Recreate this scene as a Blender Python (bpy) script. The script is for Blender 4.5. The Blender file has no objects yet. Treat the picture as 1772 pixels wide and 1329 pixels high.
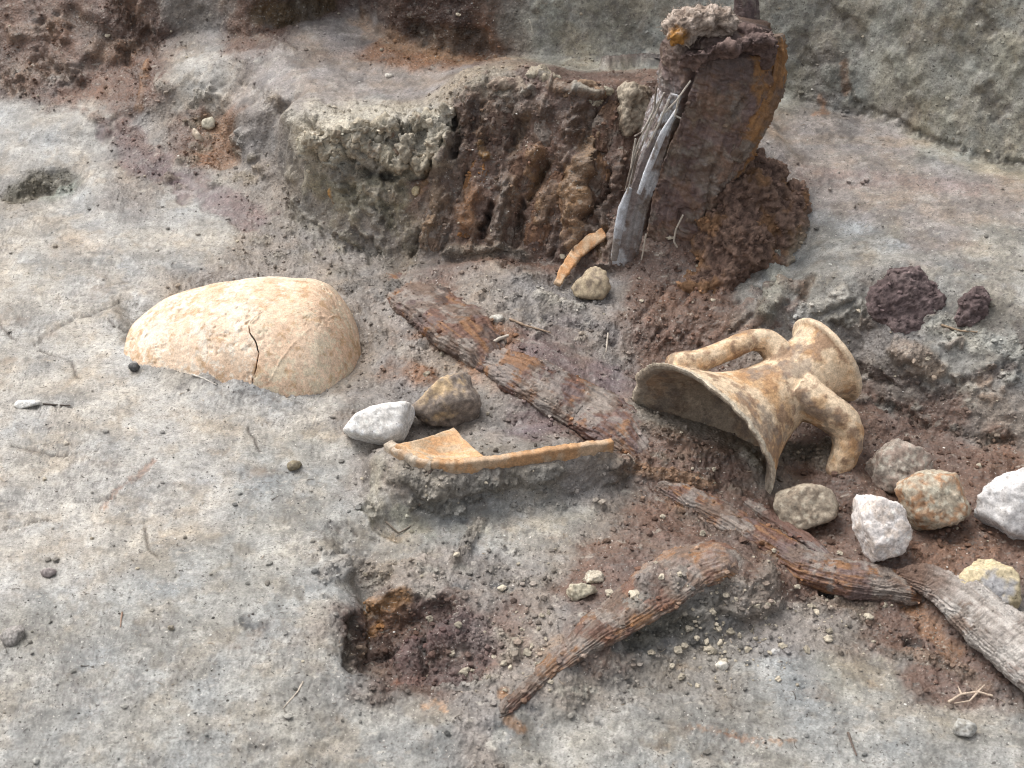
import bpy, math, random
import numpy as np
from mathutils import Vector, Matrix, geometry
rng = np.random.default_rng(7)
random.seed(7)
SC = bpy.context.scene
COL = SC.collection
# ------------------------------------------------------------------ camera
CAM_H = 1.0
PITCH = math.radians(35.0)
FPX = 2308.0                       # focal length in photograph pixels (1772 wide)
cam_d = bpy.data.cameras.new('camera')
cam_d.sensor_width = 36.0
cam_d.lens = 36.0 * FPX / 1772.0
cam_d.clip_start = 0.02
cam_d.clip_end = 60.0
cam_d.dof.use_dof = True
cam_d.dof.focus_distance = 1.66
cam_d.dof.aperture_fstop = 11.0
cam = bpy.data.objects.new('camera', cam_d)
cam.location = (0, 0, CAM_H)
cam.rotation_euler = (math.pi / 2 - PITCH, 0, 0)
COL.objects.link(cam)
SC.camera = cam
# ------------------------------------------------------------------ sky and sun (bright overcast, light from upper left)
SUN_EL, SUN_AZ = math.radians(58), math.radians(-50)     # azimuth from +Y towards +X
w = bpy.data.worlds.new('World'); SC.world = w; w.use_nodes = True
nt = w.node_tree; nt.nodes.clear()
sky = nt.nodes.new('ShaderNodeTexSky'); sky.sky_type = 'NISHITA'; sky.sun_disc = False
sky.sun_elevation = SUN_EL; sky.sun_rotation = SUN_AZ
sky.air_density = 1.0; sky.dust_density = 6.0; sky.ozone_density = 1.0
hsv = nt.nodes.new('ShaderNodeHueSaturation'); hsv.inputs['Saturation'].default_value = 0.22   # cloud cover greys the blue
bg = nt.nodes.new('ShaderNodeBackground'); bg.inputs['Strength'].default_value = 0.15
wo = nt.nodes.new('ShaderNodeOutputWorld')
nt.links.new(sky.outputs[0], hsv.inputs['Color']); nt.links.new(hsv.outputs[0], bg.inputs[0]); nt.links.new(bg.outputs[0], wo.inputs[0])
sun_d = bpy.data.lights.new('sun', 'SUN'); sun_d.energy = 0.75; sun_d.angle = math.radians(38); sun_d.color = (1.0, .965, .91)
sun = bpy.data.objects.new('sun', sun_d); COL.objects.link(sun)
sdir = Vector((math.sin(SUN_AZ) * math.cos(SUN_EL), math.cos(SUN_AZ) * math.cos(SUN_EL), math.sin(SUN_EL)))
sun.rotation_euler = sdir.to_track_quat('Z', 'Y').to_euler(); sun.location = sdir * 5
SC.view_settings.view_transform = 'Standard'; SC.view_settings.look = 'None'
SC.view_settings.gamma = 1.0; SC.view_settings.use_curve_mapping = False
SC.view_settings.exposure = 0.64
SC.cycles.max_bounces = 6; SC.cycles.use_denoising = True; SC.cycles.filter_width = 1.1
# ------------------------------------------------------------------ noise
_perm = rng.permutation(256).astype(np.int32); _perm = np.concatenate([_perm, _perm, _perm])
_g = rng.normal(size=(256, 3)).astype(np.float32); _g /= np.linalg.norm(_g, axis=1)[:, None]
from concurrent.futures import ThreadPoolExecutor
_pool = ThreadPoolExecutor(4)
def _perlin(q):
    i = np.floor(q).astype(np.int32); f = q - i; i &= 255
    u = f * f * f * (f * (f * 6 - 15) + 10)
    x, y, z = f[:, 0], f[:, 1], f[:, 2]; r = 0
    for dx in (0, 1):
        wx = u[:, 0] if dx else 1 - u[:, 0]
        hx = _perm[i[:, 0] + dx]
        for dy in (0, 1):
            wy = wx * (u[:, 1] if dy else 1 - u[:, 1])
            hy = _perm[hx + i[:, 1] + dy]
            for dz in (0, 1):
                h = _perm[hy + i[:, 2] + dz]
                r = r + wy * (u[:, 2] if dz else 1 - u[:, 2]) * (_gx[h] * (x - dx) + _gy[h] * (y - dy) + _gz[h] * (z - dz))
    return r * np.float32(1.5)
_gx, _gy, _gz = (np.ascontiguousarray(_g[:, k]) for k in range(3))
def perlin(p):
    p = p.astype(np.float32, copy=False)
    if len(p) < 40000: return _perlin(p)
    return np.concatenate(list(_pool.map(_perlin, np.array_split(p, max(1, len(p) // 30000)))))
def fbm(p, scale, octv=4, gain=.5, lac=2.1, off=0.0):
    p = np.asarray(p, np.float32); a, s, r = 1.0, scale, 0
    for k in range(octv):
        r = r + a * perlin(p * s + off + 17.3 * k); a *= gain; s *= lac
    return r
def ridged(p, scale, octv=3, off=0.0):
    p = np.asarray(p, np.float32); a, s, r = 1.0, scale, 0
    for k in range(octv):
        r = r + a * (1 - 2 * np.abs(perlin(p * s + off + 9.1 * k))); a *= .5; s *= 2.1
    return r
def sstep(a, b, x):
    t = np.clip((x - a) / (b - a), 0, 1); return t * t * (3 - 2 * t)
# ------------------------------------------------------------------ from a point of the photograph to a point of the place
CP, SP = math.cos(PITCH), math.sin(PITCH)
def ray(px, py):
    a, b = (px - 886.0) / FPX, (664.5 - py) / FPX
    return np.array([a, CP + b * SP, -SP + b * CP])
def P(px, py, z):
    d = ray(px, py); t = (z - CAM_H) / d[2]
    return np.array([d[0] * t, d[1] * t, z])
def PD(px, py, depth):               # at a distance along the view axis
    return np.array([0, 0, CAM_H]) + ray(px, py) * depth
def mpp(p):                          # metres for one photo pixel at a point
    p = np.asarray(p); return float(p[1] * CP - (p[2] - CAM_H) * SP) / FPX
V_R = np.array([1., 0, 0]); V_U = np.array([0, SP, CP]); V_F = np.array([0, CP, -SP])
# ------------------------------------------------------------------ object helpers
def tag(o, label=None, cat=None, group=None, kind=None):
    if label: o['label'] = label
    if cat: o['category'] = cat
    if group: o['group'] = group
    if kind: o['kind'] = kind
    return o
def make_mesh(name, verts, faces, normals=None, cols=None, smooth=True, loose=None):
    verts = np.asarray(verts, np.float32); me = bpy.data.meshes.new(name)
    if isinstance(faces, np.ndarray):
        k = faces.shape[1]; nf = len(faces)
        me.vertices.add(len(verts)); me.vertices.foreach_set('co', verts.ravel())
        me.loops.add(nf * k); me.loops.foreach_set('vertex_index', faces.astype(np.int32).ravel())
        me.polygons.add(nf); me.polygons.foreach_set('loop_start', np.arange(0, nf * k, k, dtype=np.int32))
        me.update(calc_edges=True)
    else:
        me.from_pydata(verts.tolist(), [], faces); me.update()
    me.validate()
    me.polygons.foreach_set('use_smooth', np.full(len(me.polygons), smooth))
    if cols is not None:
        at = me.color_attributes.new('Col', 'FLOAT_COLOR', 'POINT')
        c = np.ones((len(verts), 4), np.float32); c[:, :3] = cols; at.data.foreach_set('color', c.ravel())
    if loose is not None:
        me.attributes.new('Loose', 'FLOAT', 'POINT').data.foreach_set('value', np.asarray(loose, np.float32))
    if normals is not None:
        me.normals_split_custom_set_from_vertices(np.asarray(normals, np.float32).tolist() if len(normals) < 50 else normals)
    return me
def link(name, me, mat, parent=None):
    o = bpy.data.objects.new(name, me); COL.objects.link(o)
    if mat is not None: me.materials.append(mat)
    if parent is not None: o.parent = parent
    return o
def empty(name, loc):
    o = bpy.data.objects.new(name, None); COL.objects.link(o); o.location = loc; o.empty_display_size = .02; return o
def vnormals(v, f):
    n = np.zeros_like(v, dtype=np.float64)
    a, b, c = v[f[:, 0]], v[f[:, 1]], v[f[:, 2]]
    if f.shape[1] == 4: fn = np.cross(c - a, v[f[:, 3]] - b)
    else: fn = np.cross(b - a, c - a)
    for k in range(f.shape[1]): 
        for ax in range(3): n[:, ax] += np.bincount(f[:, k], fn[:, ax], len(v))
    return n / np.maximum(np.linalg.norm(n, axis=1), 1e-12)[:, None]
# ------------------------------------------------------------------ materials
class NT:
    def __init__(s, name):
        s.m = bpy.data.materials.new(name); s.m.use_nodes = True; s.t = s.m.node_tree; s.t.nodes.clear()
        s.out = s.n('ShaderNodeOutputMaterial'); s.b = s.n('ShaderNodeBsdfPrincipled'); s.l(s.b.outputs[0], s.out.inputs[0])
        s.tc = s.n('ShaderNodeTexCoord')
    def n(s, k): return s.t.nodes.new(k)
    def l(s, a, b): s.t.links.new(a, b)
    def noise(s, scale, detail=3, rough=.55, vec=None, w=0, dist=0):
        n = s.n('ShaderNodeTexNoise'); n.inputs['Scale'].default_value = scale; n.inputs['Detail'].default_value = detail
        n.inputs['Roughness'].default_value = rough; n.inputs['Distortion'].default_value = dist
        v = vec if vec is not None else s.tc.outputs['Object']
        if w:
            m = s.n('ShaderNodeVectorMath'); m.inputs[1].default_value = (w, w * 1.7, w * .6); s.l(v, m.inputs[0]); v = m.outputs[0]
        s.l(v, n.inputs['Vector']); return n.outputs['Fac']
    def stretch(s, sc, rot=(0, 0, 0)):
        m = s.n('ShaderNodeMapping'); m.inputs['Scale'].default_value = sc; m.inputs['Rotation'].default_value = rot
        s.l(s.tc.outputs['Object'], m.inputs[0]); return m.outputs[0]
    def ramp(s, fac, a, b, va=0., vb=1.):
        m = s.n('ShaderNodeMapRange'); m.inputs[1].default_value = a; m.inputs[2].default_value = b
        m.inputs[3].default_value = va; m.inputs[4].default_value = vb; m.interpolation_type = 'SMOOTHSTEP'
        s.l(fac, m.inputs[0]); return m.outputs[0]
    def mul(s, a, b):
        m = s.n('ShaderNodeMath'); m.operation = 'MULTIPLY'
        for i, x in enumerate((a, b)):
            if isinstance(x, (int, float)): m.inputs[i].default_value = x
            else: s.l(x, m.inputs[i])
        return m.outputs[0]
    def add(s, a, b):
        o = s.mul(a, b); o.node.operation = 'ADD'; return o
    def mix(s, fac, a, b, mode='MIX'):
        m = s.n('ShaderNodeMix'); m.data_type = 'RGBA'; m.blend_type = mode
        for sock, x in ((m.inputs[0], fac), (m.inputs[6], a), (m.inputs[7], b)):
            if isinstance(x, (int, float)): sock.default_value = x
            elif isinstance(x, tuple): sock.default_value = (*x, 1)
            else: s.l(x, sock)
        return m.outputs[2]
    def attr(s, name='Col'):
        a = s.n('ShaderNodeAttribute'); a.attribute_name = name; return a.outputs['Color']
    def grey(s, f):
        c = s.n('ShaderNodeCombineColor'); [s.l(f, c.inputs[i]) for i in range(3)]; return c.outputs[0]
    def bump(s, h, strength=.5, dist=.001, prev=None):
        b = s.n('ShaderNodeBump'); b.inputs['Strength'].default_value = strength; b.inputs['Distance'].default_value = dist
        s.l(h, b.inputs['Height'])
        if prev is not None: s.l(prev, b.inputs['Normal'])
        return b.outputs[0]
    def done(s, col, rough=.8, normal=None, spec=.3):
        if isinstance(col, tuple): s.b.inputs['Base Color'].default_value = (*col, 1)
        else: s.l(col, s.b.inputs['Base Color'])
        if isinstance(rough, (int, float)): s.b.inputs['Roughness'].default_value = rough
        else: s.l(rough, s.b.inputs['Roughness'])
        s.b.inputs['Specular IOR Level'].default_value = spec
        if normal is not None: s.l(normal, s.b.inputs['Normal'])
        return s.m
def soil_material(name, spec=.4):
    s = NT(name); c = s.attr(); ra = s.n('ShaderNodeAttribute'); ra.attribute_name = 'Loose'; loose = ra.outputs['Fac']
    n1 = s.noise(22, 4, .6); n2 = s.noise(95, 5, .62, w=3.1); n3 = s.noise(420, 3, .65, w=1.3); n4 = s.noise(240, 3, .6, w=7.7)
    c = s.mix(1.0, c, s.grey(s.ramp(n1, .28, .72, .82, 1.16)), 'MULTIPLY')
    c = s.mix(1.0, c, s.grey(s.ramp(n2, .28, .72, .80, 1.18)), 'MULTIPLY')
    c = s.mix(1.0, c, s.grey(s.ramp(n3, .30, .70, .76, 1.20)), 'MULTIPLY')
    sm = s.noise(1.0, 4, .65, vec=s.stretch((120, 230, 230), (0, 0, .10)), w=2.0)
    c = s.mix(s.mul(s.ramp(sm, .59, .63), .62), c, (.14, .125, .11))                  # smeared dark organic streaks
    sm2 = s.noise(1.0, 3, .6, vec=s.stretch((65, 105, 105), (0, 0, -.2)), w=8.0)
    c = s.mix(s.mul(s.ramp(sm2, .60, .74), .45), c, (.50, .46, .39))
    hs = s.noise(1.0, 4, .7, vec=s.stretch((240, 420, 420), (0, 0, -.15)), w=14.0)
    c = s.mix(s.mul(s.ramp(hs, .61, .645), .45), c, (.10, .088, .078))
    c = s.mix(s.mul(s.ramp(n4, .65, .67), .85), c, (.045, .038, .034))                 # dark grit
    n5 = s.noise(330, 2, .5, w=12.9)
    c = s.mix(s.mul(s.ramp(n5, .70, .72), .7), c, (.60, .56, .50))                    # pale flecks
    st = s.noise(14, 4, .65, w=21.0)
    c = s.mix(s.mul(s.ramp(st, .58, .76), .24), c, (.30, .20, .125))                   # faint rust staining
    st2 = s.noise(18, 4, .65, w=33.0)
    c = s.mix(s.mul(s.ramp(st2, .56, .76), .30), c, (.20, .205, .20))                 # bluish grey clay
    vo = s.n('ShaderNodeTexVoronoi'); vo.inputs['Scale'].default_value = 190; s.l(s.tc.outputs['Object'], vo.inputs['Vector'])
    crumb = s.mul(s.ramp(vo.outputs['Distance'], .0, .6, 1., 0.), loose)
    lk = s.add(s.mul(loose, .9), .28); nb = s.bump(s.mul(n2, lk), .40, .004); nb = s.bump(crumb, .5, .0035, nb); nb = s.bump(s.mul(n3, lk), .6, .0014, nb)
    nb = s.bump(s.noise(1100, 2, .6, w=5.0), .5, .0007, nb)
    return s.done(c, s.ramp(n1, .3, .7, .42, .68), nb, spec)
# ------------------------------------------------------------------ terrain: levels surveyed as (photo x, photo y, height)
GX0, GX1, GY0, GY1, GD = -2.6, 2.6, 0.25, 3.9, 0.004
NXg, NYg = int((GX1 - GX0) / GD) + 1, int((GY1 - GY0) / GD) + 1
pts, lines = [], []
def lv(*a):
    for p in a: pts.append(P(*p))
def brk(*a):
    i0 = len(pts)
    for p in a: pts.append(P(*p))
    lines.extend((i, i + 1) for i in range(i0, len(pts) - 1))
for x, y, z in [(-2.6, .25, .0), (2.6, .25, -.03), (-2.6, 1.0, .03), (2.6, 1.0, .02), (-2.6, 1.9, .07), (2.6, 1.4, .12), (0, .25, -.04), (-1, .25, -.02), (1, .25, -.04)]:
    pts.append(np.array([x, y, z]))
# big shell lying in the clay: axis level, along x; the clay meets it along these photo points
SH_X = np.array([150, 200, 238, 260, 300, 380, 470, 540, 575, 600, 615, 626, 634, 638.]); SH_R = np.array([20, 60, 92, 112, 138, 160, 170.5, 167, 155, 122, 94, 67, 34, 3.])
SH_C = P(440, 649, -.05); SH_S = mpp(SH_C)
SH_WX = np.array([(x - 886) * SH_S for x in SH_X]); SH_WR = SH_R * SH_S
def shell_hit(px, py):
    q = np.array([0, 0, CAM_H]) + np.arange(.9, 2.6, .001)[:, None] * ray(px, py)
    r = np.interp(q[:, 0], SH_WX, SH_WR, 0, 0)
    h = np.where((q[:, 1] - SH_C[1]) ** 2 + (q[:, 2] - SH_C[2]) ** 2 < r * r)[0]
    return q[h[0]] if len(h) else None
i0 = len(pts)
for p in [(246, 624), (270, 629), (300, 634), (330, 640), (360, 641), (390, 639), (420, 650), (450, 661), (480, 673), (515, 688), (550, 682), (585, 664), (612, 642), (627, 612)]:
    h = shell_hit(*p)
    if h is not None: pts.append(h)
lines.extend((i, i + 1) for i in range(i0, len(pts) - 1))
for x, dy in ((250, .02), (330, .03), (430, .03), (530, .03), (590, .02)): pts.append(np.array([(x - 886) * SH_S, SH_C[1] + dy, -.02]))
print('SHELLZ', [round(float(p[2]), 4) for p in pts[i0:i0 + 15]])
lv((212, 590, .012), (222, 640, .012), (270, 645, .018), (330, 660, .016), (390, 662, .014), (300, 690, .009), (380, 700, .007), (450, 690, .004), (520, 712, -.002), (600, 690, .0), (650, 640, .003), (655, 570, .016), (610, 500, .02), (560, 470, .018), (400, 465, .02), (320, 480, .021), (250, 520, .02))
# foreground floor
lv((-400, 1400, -.01), (0, 1380, -.015), (500, 1390, -.03), (1000, 1390, -.035), (1500, 1390, -.04), (2200, 1390, -.03))
lv((0, 1180, .0), (250, 1170, .0), (480, 1220, -.008), (760, 1260, -.015), (1000, 1290, -.025), (1300, 1250, -.035), (1600, 1280, -.035), (1900, 1300, -.03))
lv((-300, 1000, .005), (0, 900, .005), (200, 1000, .003), (400, 1000, .003), (520, 1100, .0), (200, 800, .004), (420, 820, .0), (0, 700, .012), (-300, 700, .02), (120, 640, .010), (560, 900, -.002))
lv((0, 520, .02), (200, 500, .022), (-300, 400, .035), (0, 420, .03), (300, 440, .022), (430, 440, .02), (180, 400, .03), (320, 400, .028))
# left back slope and its little hollow
lv((-300, 200, .08), (0, 240, .06), (150, 260, .06), (230, 330, .042), (400, 370, .035), (10, 350, .025), (60, 335, .018), (120, 345, .022), (60, 295, .05), (170, 320, .05), (460, 400, .03))
# hollow with white stones, then small bank up to the rear shelf
lv((330, 260, .07), (400, 270, .065), (370, 210, .095), (300, 200, .10), (430, 300, .06), (440, 190, .145), (490, 330, .05), (470, 230, .112), (500, 180, .185), (270, 160, .13))
# shelf behind the clay lip
lv((540, 150, .182), (640, 150, .18), (740, 140, .184), (350, 110, .165), (480, 90, .195), (600, 70, .195), (800, 110, .19), (1000, 120, .198), (300, 90, .16))
# clay lip: top edge, foot
brk((505, 215, .165), (530, 236, .165), (570, 226, .175), (620, 218, .185), (680, 200, .195), (730, 192, .20), (775, 180, .215), (800, 150, .235), (825, 132, .25), (870, 135, .25), (920, 118, .26), (960, 140, .25), (1010, 152, .248), (1060, 150, .245), (1100, 140, .245), (1180, 130, .25), (1280, 150, .22), (1330, 200, .175))
brk((500, 300, .075), (520, 345, .05), (548, 385, .032), (600, 425, .022), (660, 440, .022), (720, 452, .022), (800, 452, .025), (880, 448, .03), (950, 458, .03), (1010, 468, .035), (1070, 478, .04), (1150, 490, .05), (1260, 490, .06), (1360, 470, .075), (1400, 420, .095), (1390, 350, .12))
lv((505, 390, .03), (560, 450, .018), (640, 480, .015))
# middle mound and slope under the stump
lv((700, 480, .03), (790, 460, .045), (860, 450, .055), (920, 470, .05), (700, 560, .018), (650, 610, .006), (800, 540, .04), (900, 530, .042), (980, 540, .035), (1060, 530, .035), (880, 600, .035), (1000, 600, .02), (1080, 640, .0), (960, 660, .02), (1050, 700, .0),
   (1120, 560, .03), (1200, 540, .045), (1300, 540, .055), (1180, 620, .0), (1260, 600, .02), (1340, 580, .035), (1400, 560, .055), (1430, 520, .08), (1380, 620, .005))
lv((740, 700, -.006), (830, 720, .0), (880, 740, -.004), (760, 770, -.006), (1000, 750, -.012), (900, 680, .02), (960, 720, .005))
# pit of the vessel neck, soil banked against the broken shoulder
lv((1085, 700, .012), (1110, 718, .020), (1160, 746, .022), (1210, 766, .018), (1260, 778, .008), (1300, 815, -.008), (1335, 858, -.022), (1180, 720, -.01), (1260, 730, -.03), (1320, 760, -.04), (1380, 780, -.02), (1440, 815, -.004), (1476, 812, .004), (1440, 760, -.015), (1480, 720, -.005), (1490, 840, -.002),
   (1380, 840, -.024), (1120, 790, .0), (1200, 810, .0), (1060, 800, -.012), (1150, 850, -.018), (1240, 850, -.018))
# right: plateau, its scarp, the brown hollow with the stones
brk((1400, 470, .105), (1450, 480, .11), (1500, 462, .122), (1560, 455, .125), (1620, 475, .122), (1700, 490, .12), (1790, 500, .12), (1950, 520, .12), (2300, 540, .12))
brk((1440, 600, .035), (1490, 660, .0), (1530, 700, -.015), (1600, 740, -.02), (1680, 765, -.022), (1790, 780, -.022), (1950, 800, -.02), (2300, 820, -.02))
lv((1560, 600, .06), (1660, 600, .065), (1740, 620, .06), (1600, 680, .012), (1700, 700, .015), (1450, 420, .112), (1550, 400, .12), (1700, 420, .125), (1900, 420, .13), (1400, 300, .145), (1550, 300, .145), (1700, 350, .137))
lv((1500, 780, -.03), (1420, 900, -.03), (1560, 900, -.022), (1700, 880, -.02), (1650, 960, -.018), (1500, 960, -.02), (1740, 1000, -.015), (1850, 900, -.015), (1900, 1050, -.01), (2300, 1000, .0), (1350, 880, -.035))
# plinth of mud under the upright sherd, scraped clay in front of it
brk((658, 772, .045), (700, 805, .045), (760, 815, .045), (850, 806, .045), (940, 796, .043), (1060, 775, .04))
brk((640, 905, -.008), (690, 915, -.012), (760, 905, -.01), (850, 880, -.008), (950, 860, -.006), (1060, 830, -.006))
lv((630, 800, .002), (625, 860, -.005), (900, 770, .018), (800, 770, .02), (1000, 765, .015), (820, 740, .008))
lv((720, 960, -.012), (850, 930, -.012), (960, 900, -.012), (1060, 880, -.014), (1000, 960, -.015), (820, 1000, -.012), (1150, 900, -.02))
# pit with dark peat
brk((588, 1060, .0), (600, 1040, -.002), (650, 1015, -.003), (720, 1020, -.006), (800, 1030, -.008), (870, 1040, -.01), (905, 1075, -.012), (890, 1130, -.015), (850, 1175, -.02), (760, 1200, -.02), (690, 1195, -.014), (640, 1180, -.010), (600, 1170, -.006), (584, 1120, -.004), (588, 1060, .0))
brk((612, 1120, -.055), (618, 1165, -.052), (660, 1180, -.045), (720, 1180, -.035), (760, 1120, -.025), (700, 1090, -.04), (640, 1075, -.055), (612, 1120, -.055))
lv((660, 1140, -.05), (800, 1090, -.018), (810, 1140, -.024), (760, 1060, -.024))
# bank carrying the branch in the foreground, clay in front
brk((900, 1225, -.018), (980, 1150, -.005), (1060, 1085, .005), (1140, 1020, .012), (1200, 975, .015), (1270, 970, .012), (1320, 1010, -.005))
brk((960, 1270, -.03), (1060, 1200, -.035), (1160, 1150, -.04), (1260, 1110, -.04), (1340, 1060, -.035))
lv((980, 1060, -.008), (1080, 990, -.005), (1180, 930, -.012), (1280, 920, -.02), (1400, 1120, -.04), (1500, 1180, -.042), (1400, 1010, -.035), (1560, 1120, -.045), (1680, 1220, -.045), (1800, 1290, -.04))
# back section: foot and the wall above it
FOOT = [(-700, 90, .10), (-300, 130, .09), (0, 148, .088), (110, 172, .085), (175, 205, .095), (235, 175, .115), (262, 110, .145), (280, 65, .165), (340, 46, .18), (440, 62, .195), (500, 40, .205), (572, 12, .212), (615, 14, .212), (650, 50, .20), (700, 76, .195), (770, 92, .194), (880, 92, .197), (1000, 100, .198), (1120, 112, .195), (1250, 130, .19), (1345, 165, .17), (1420, 183, .165), (1500, 205, .16), (1580, 232, .157), (1680, 262, .153), (1790, 292, .15), (2000, 345, .15), (2300, 400, .15)]
brk(*FOOT)
foot_xy = [P(*p) for p in FOOT]
i0 = len(pts)
for k, f in enumerate(foot_xy):
    d = np.array([.06 + .1 * (f[0] > .2), 1.0, 0]); d /= np.linalg.norm(d)
    pts.append(f + d * (.05 + .012 * math.sin(k * 2.1) + (.20 if f[0] < -.55 else .0)) + np.array([0, 0, .20])); 
i1 = len(pts)
for k, f in enumerate(foot_xy):
    pts.append(f + np.array([.02, .16 + (.30 if f[0] < -.55 else 0), .55]))
lines.extend((i, i + 1) for i in range(i0, i1 - 1)); lines.extend((i, i + 1) for i in range(i1, len(pts) - 1))
for x in (-2.6, -1.3, 0, 1.3, 2.6): pts.append(np.array([x, 3.9, .80]))
pts.append(np.array([-2.6, 2.6, .7])); pts.append(np.array([2.6, 1.9, .72])); pts.append(np.array([-2.6, 2.25, .12])); pts.append(np.array([2.6, 1.62, .15]))
ptsA = np.array(pts)
cv, ce, cf, ov, _, _ = geometry.delaunay_2d_cdt([Vector((p[0], p[1])) for p in ptsA], lines, [], 0, 1e-6)
zv = np.array([np.mean([ptsA[j, 2] for j in o]) if len(o) else np.nan for o in ov])
cvx = np.array([[v.x, v.y] for v in cv])
for i in np.where(np.isnan(zv))[0]:
    d = np.linalg.norm(ptsA[:, :2] - cvx[i], axis=1); k = np.argsort(d)[:3]; zv[i] = np.average(ptsA[k, 2], weights=1 / (d[k] + 1e-6))
Z = np.full((NYg, NXg), np.nan, np.float32)
for f in cf:
    a, b, c = (cvx[i] for i in f[:3]); za, zb, zc = (zv[i] for i in f[:3])
    den = (b[1] - c[1]) * (a[0] - c[0]) + (c[0] - b[0]) * (a[1] - c[1])
    if abs(den) < 1e-12: continue
    x0 = max(0, int((min(a[0], b[0], c[0]) - GX0) / GD)); x1 = min(NXg - 1, int((max(a[0], b[0], c[0]) - GX0) / GD) + 1)
    y0 = max(0, int((min(a[1], b[1], c[1]) - GY0) / GD)); y1 = min(NYg - 1, int((max(a[1], b[1], c[1]) - GY0) / GD) + 1)
    X, Y = np.meshgrid(GX0 + GD * np.arange(x0, x1 + 1), GY0 + GD * np.arange(y0, y1 + 1))
    l0 = ((b[1] - c[1]) * (X - c[0]) + (c[0] - b[0]) * (Y - c[1])) / den
    l1 = ((c[1] - a[1]) * (X - c[0]) + (a[0] - c[0]) * (Y - c[1])) / den
    m = (l0 >= -1e-6) & (l1 >= -1e-6) & (l0 + l1 <= 1 + 1e-6)
    S = Z[y0:y1 + 1, x0:x1 + 1]; S[m] = (l0 * za + l1 * zb + (1 - l0 - l1) * zc)[m]
Z[np.isnan(Z)] = 0.0
def blur(A, n):
    for _ in range(n):
        for ax in (0, 1):
            B = np.pad(A, [(1, 1) if k == ax else (0, 0) for k in (0, 1)], mode='edge')
            A = (B[:-2] + 2 * B[1:-1] + B[2:]) / 4 if ax == 0 else (B[:, :-2] + 2 * B[:, 1:-1] + B[:, 2:]) / 4
    return A
Z = blur(Z, 3)
def zat(x, y):
    fx = np.clip((np.asarray(x, np.float64) - GX0) / GD, 0, NXg - 1.001); fy = np.clip((np.asarray(y, np.float64) - GY0) / GD, 0, NYg - 1.001)
    ix, iy = fx.astype(int), fy.astype(int); u, v = fx - ix, fy - iy
    return (Z[iy, ix] * (1 - u) + Z[iy, ix + 1] * u) * (1 - v) + (Z[iy + 1, ix] * (1 - u) + Z[iy + 1, ix + 1] * u) * v
_ts = np.arange(.55, 4.2, .002)
def on(px, py, dz=0.0):              # where the sight line of that photo point meets the ground
    d = ray(px, py); q = np.array([0, 0, CAM_H]) + _ts[:, None] * d
    hit = np.where(q[:, 2] <= zat(q[:, 0], q[:, 1]) + dz)[0]
    return q[hit[0]] if len(hit) else q[-1]
# ---- soil colours, one letter per patch of ground
PAL = dict(L=(.365, .345, .312), G=(.268, .262, .240), g=(.345, .335, .285), D=(.20, .18, .155), P=(.085, .052, .041), B=(.135, .083, .062), U=(.15, .11, .107),
           R=(.20, .105, .058), W=(.44, .405, .34), T=(.31, .26, .20), S=(.225, .198, .175), V=(.275, .242, .222))
AMP = dict(L=.10, G=.13, g=.22, D=.55, P=1.2, B=.62, U=.4, R=.8, W=.9, T=.9, S=.5, V=.10)
ROWS = ["BBBSBVVPBggggggggg",
        "PBBLVVVVTBBBBgDggg",
        "LLSBSWWWPBBBBVVVgg",
        "LLSLSDDBBBBBBBVVVV",
        "LLLLSSSDBBBBBSGGVG",
        "LLLSSSSBSSSBBSGSGG",
        "LLLLLSSRRUSBBSSSGG",
        "LLLLLLSSSURDDBBBBS",
        "LLLLGGSDDDSBBDBBBB",
        "LLLLGGGGGGSBBBBBBB",
        "LLGGGGSSSSBBSBBBBB",
        "GGGGGSPPSSBDDSSBBS",
        "GGGGGGPBSSDDDGGGBB",
        "GGGGGGGGSGGGGGGGGG"]
cpts, ccol, camp, clet = [], [], [], []
for r, row in enumerate(ROWS):
    for c, ch in enumerate(row):
        p = on((c + .5) * 98.44, (r + .5) * 94.93); cpts.append(p); ccol.append(PAL[ch]); camp.append(AMP[ch]); clet.append(ch)
for dx in (-330, -180, 1960, 2150):
    for r, row in enumerate(ROWS):
        ch = row[0] if dx < 0 else row[-1]
        cpts.append(on(dx, (r + .5) * 94.93)); ccol.append(PAL[ch]); camp.append(AMP[ch]); clet.append(ch)
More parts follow.
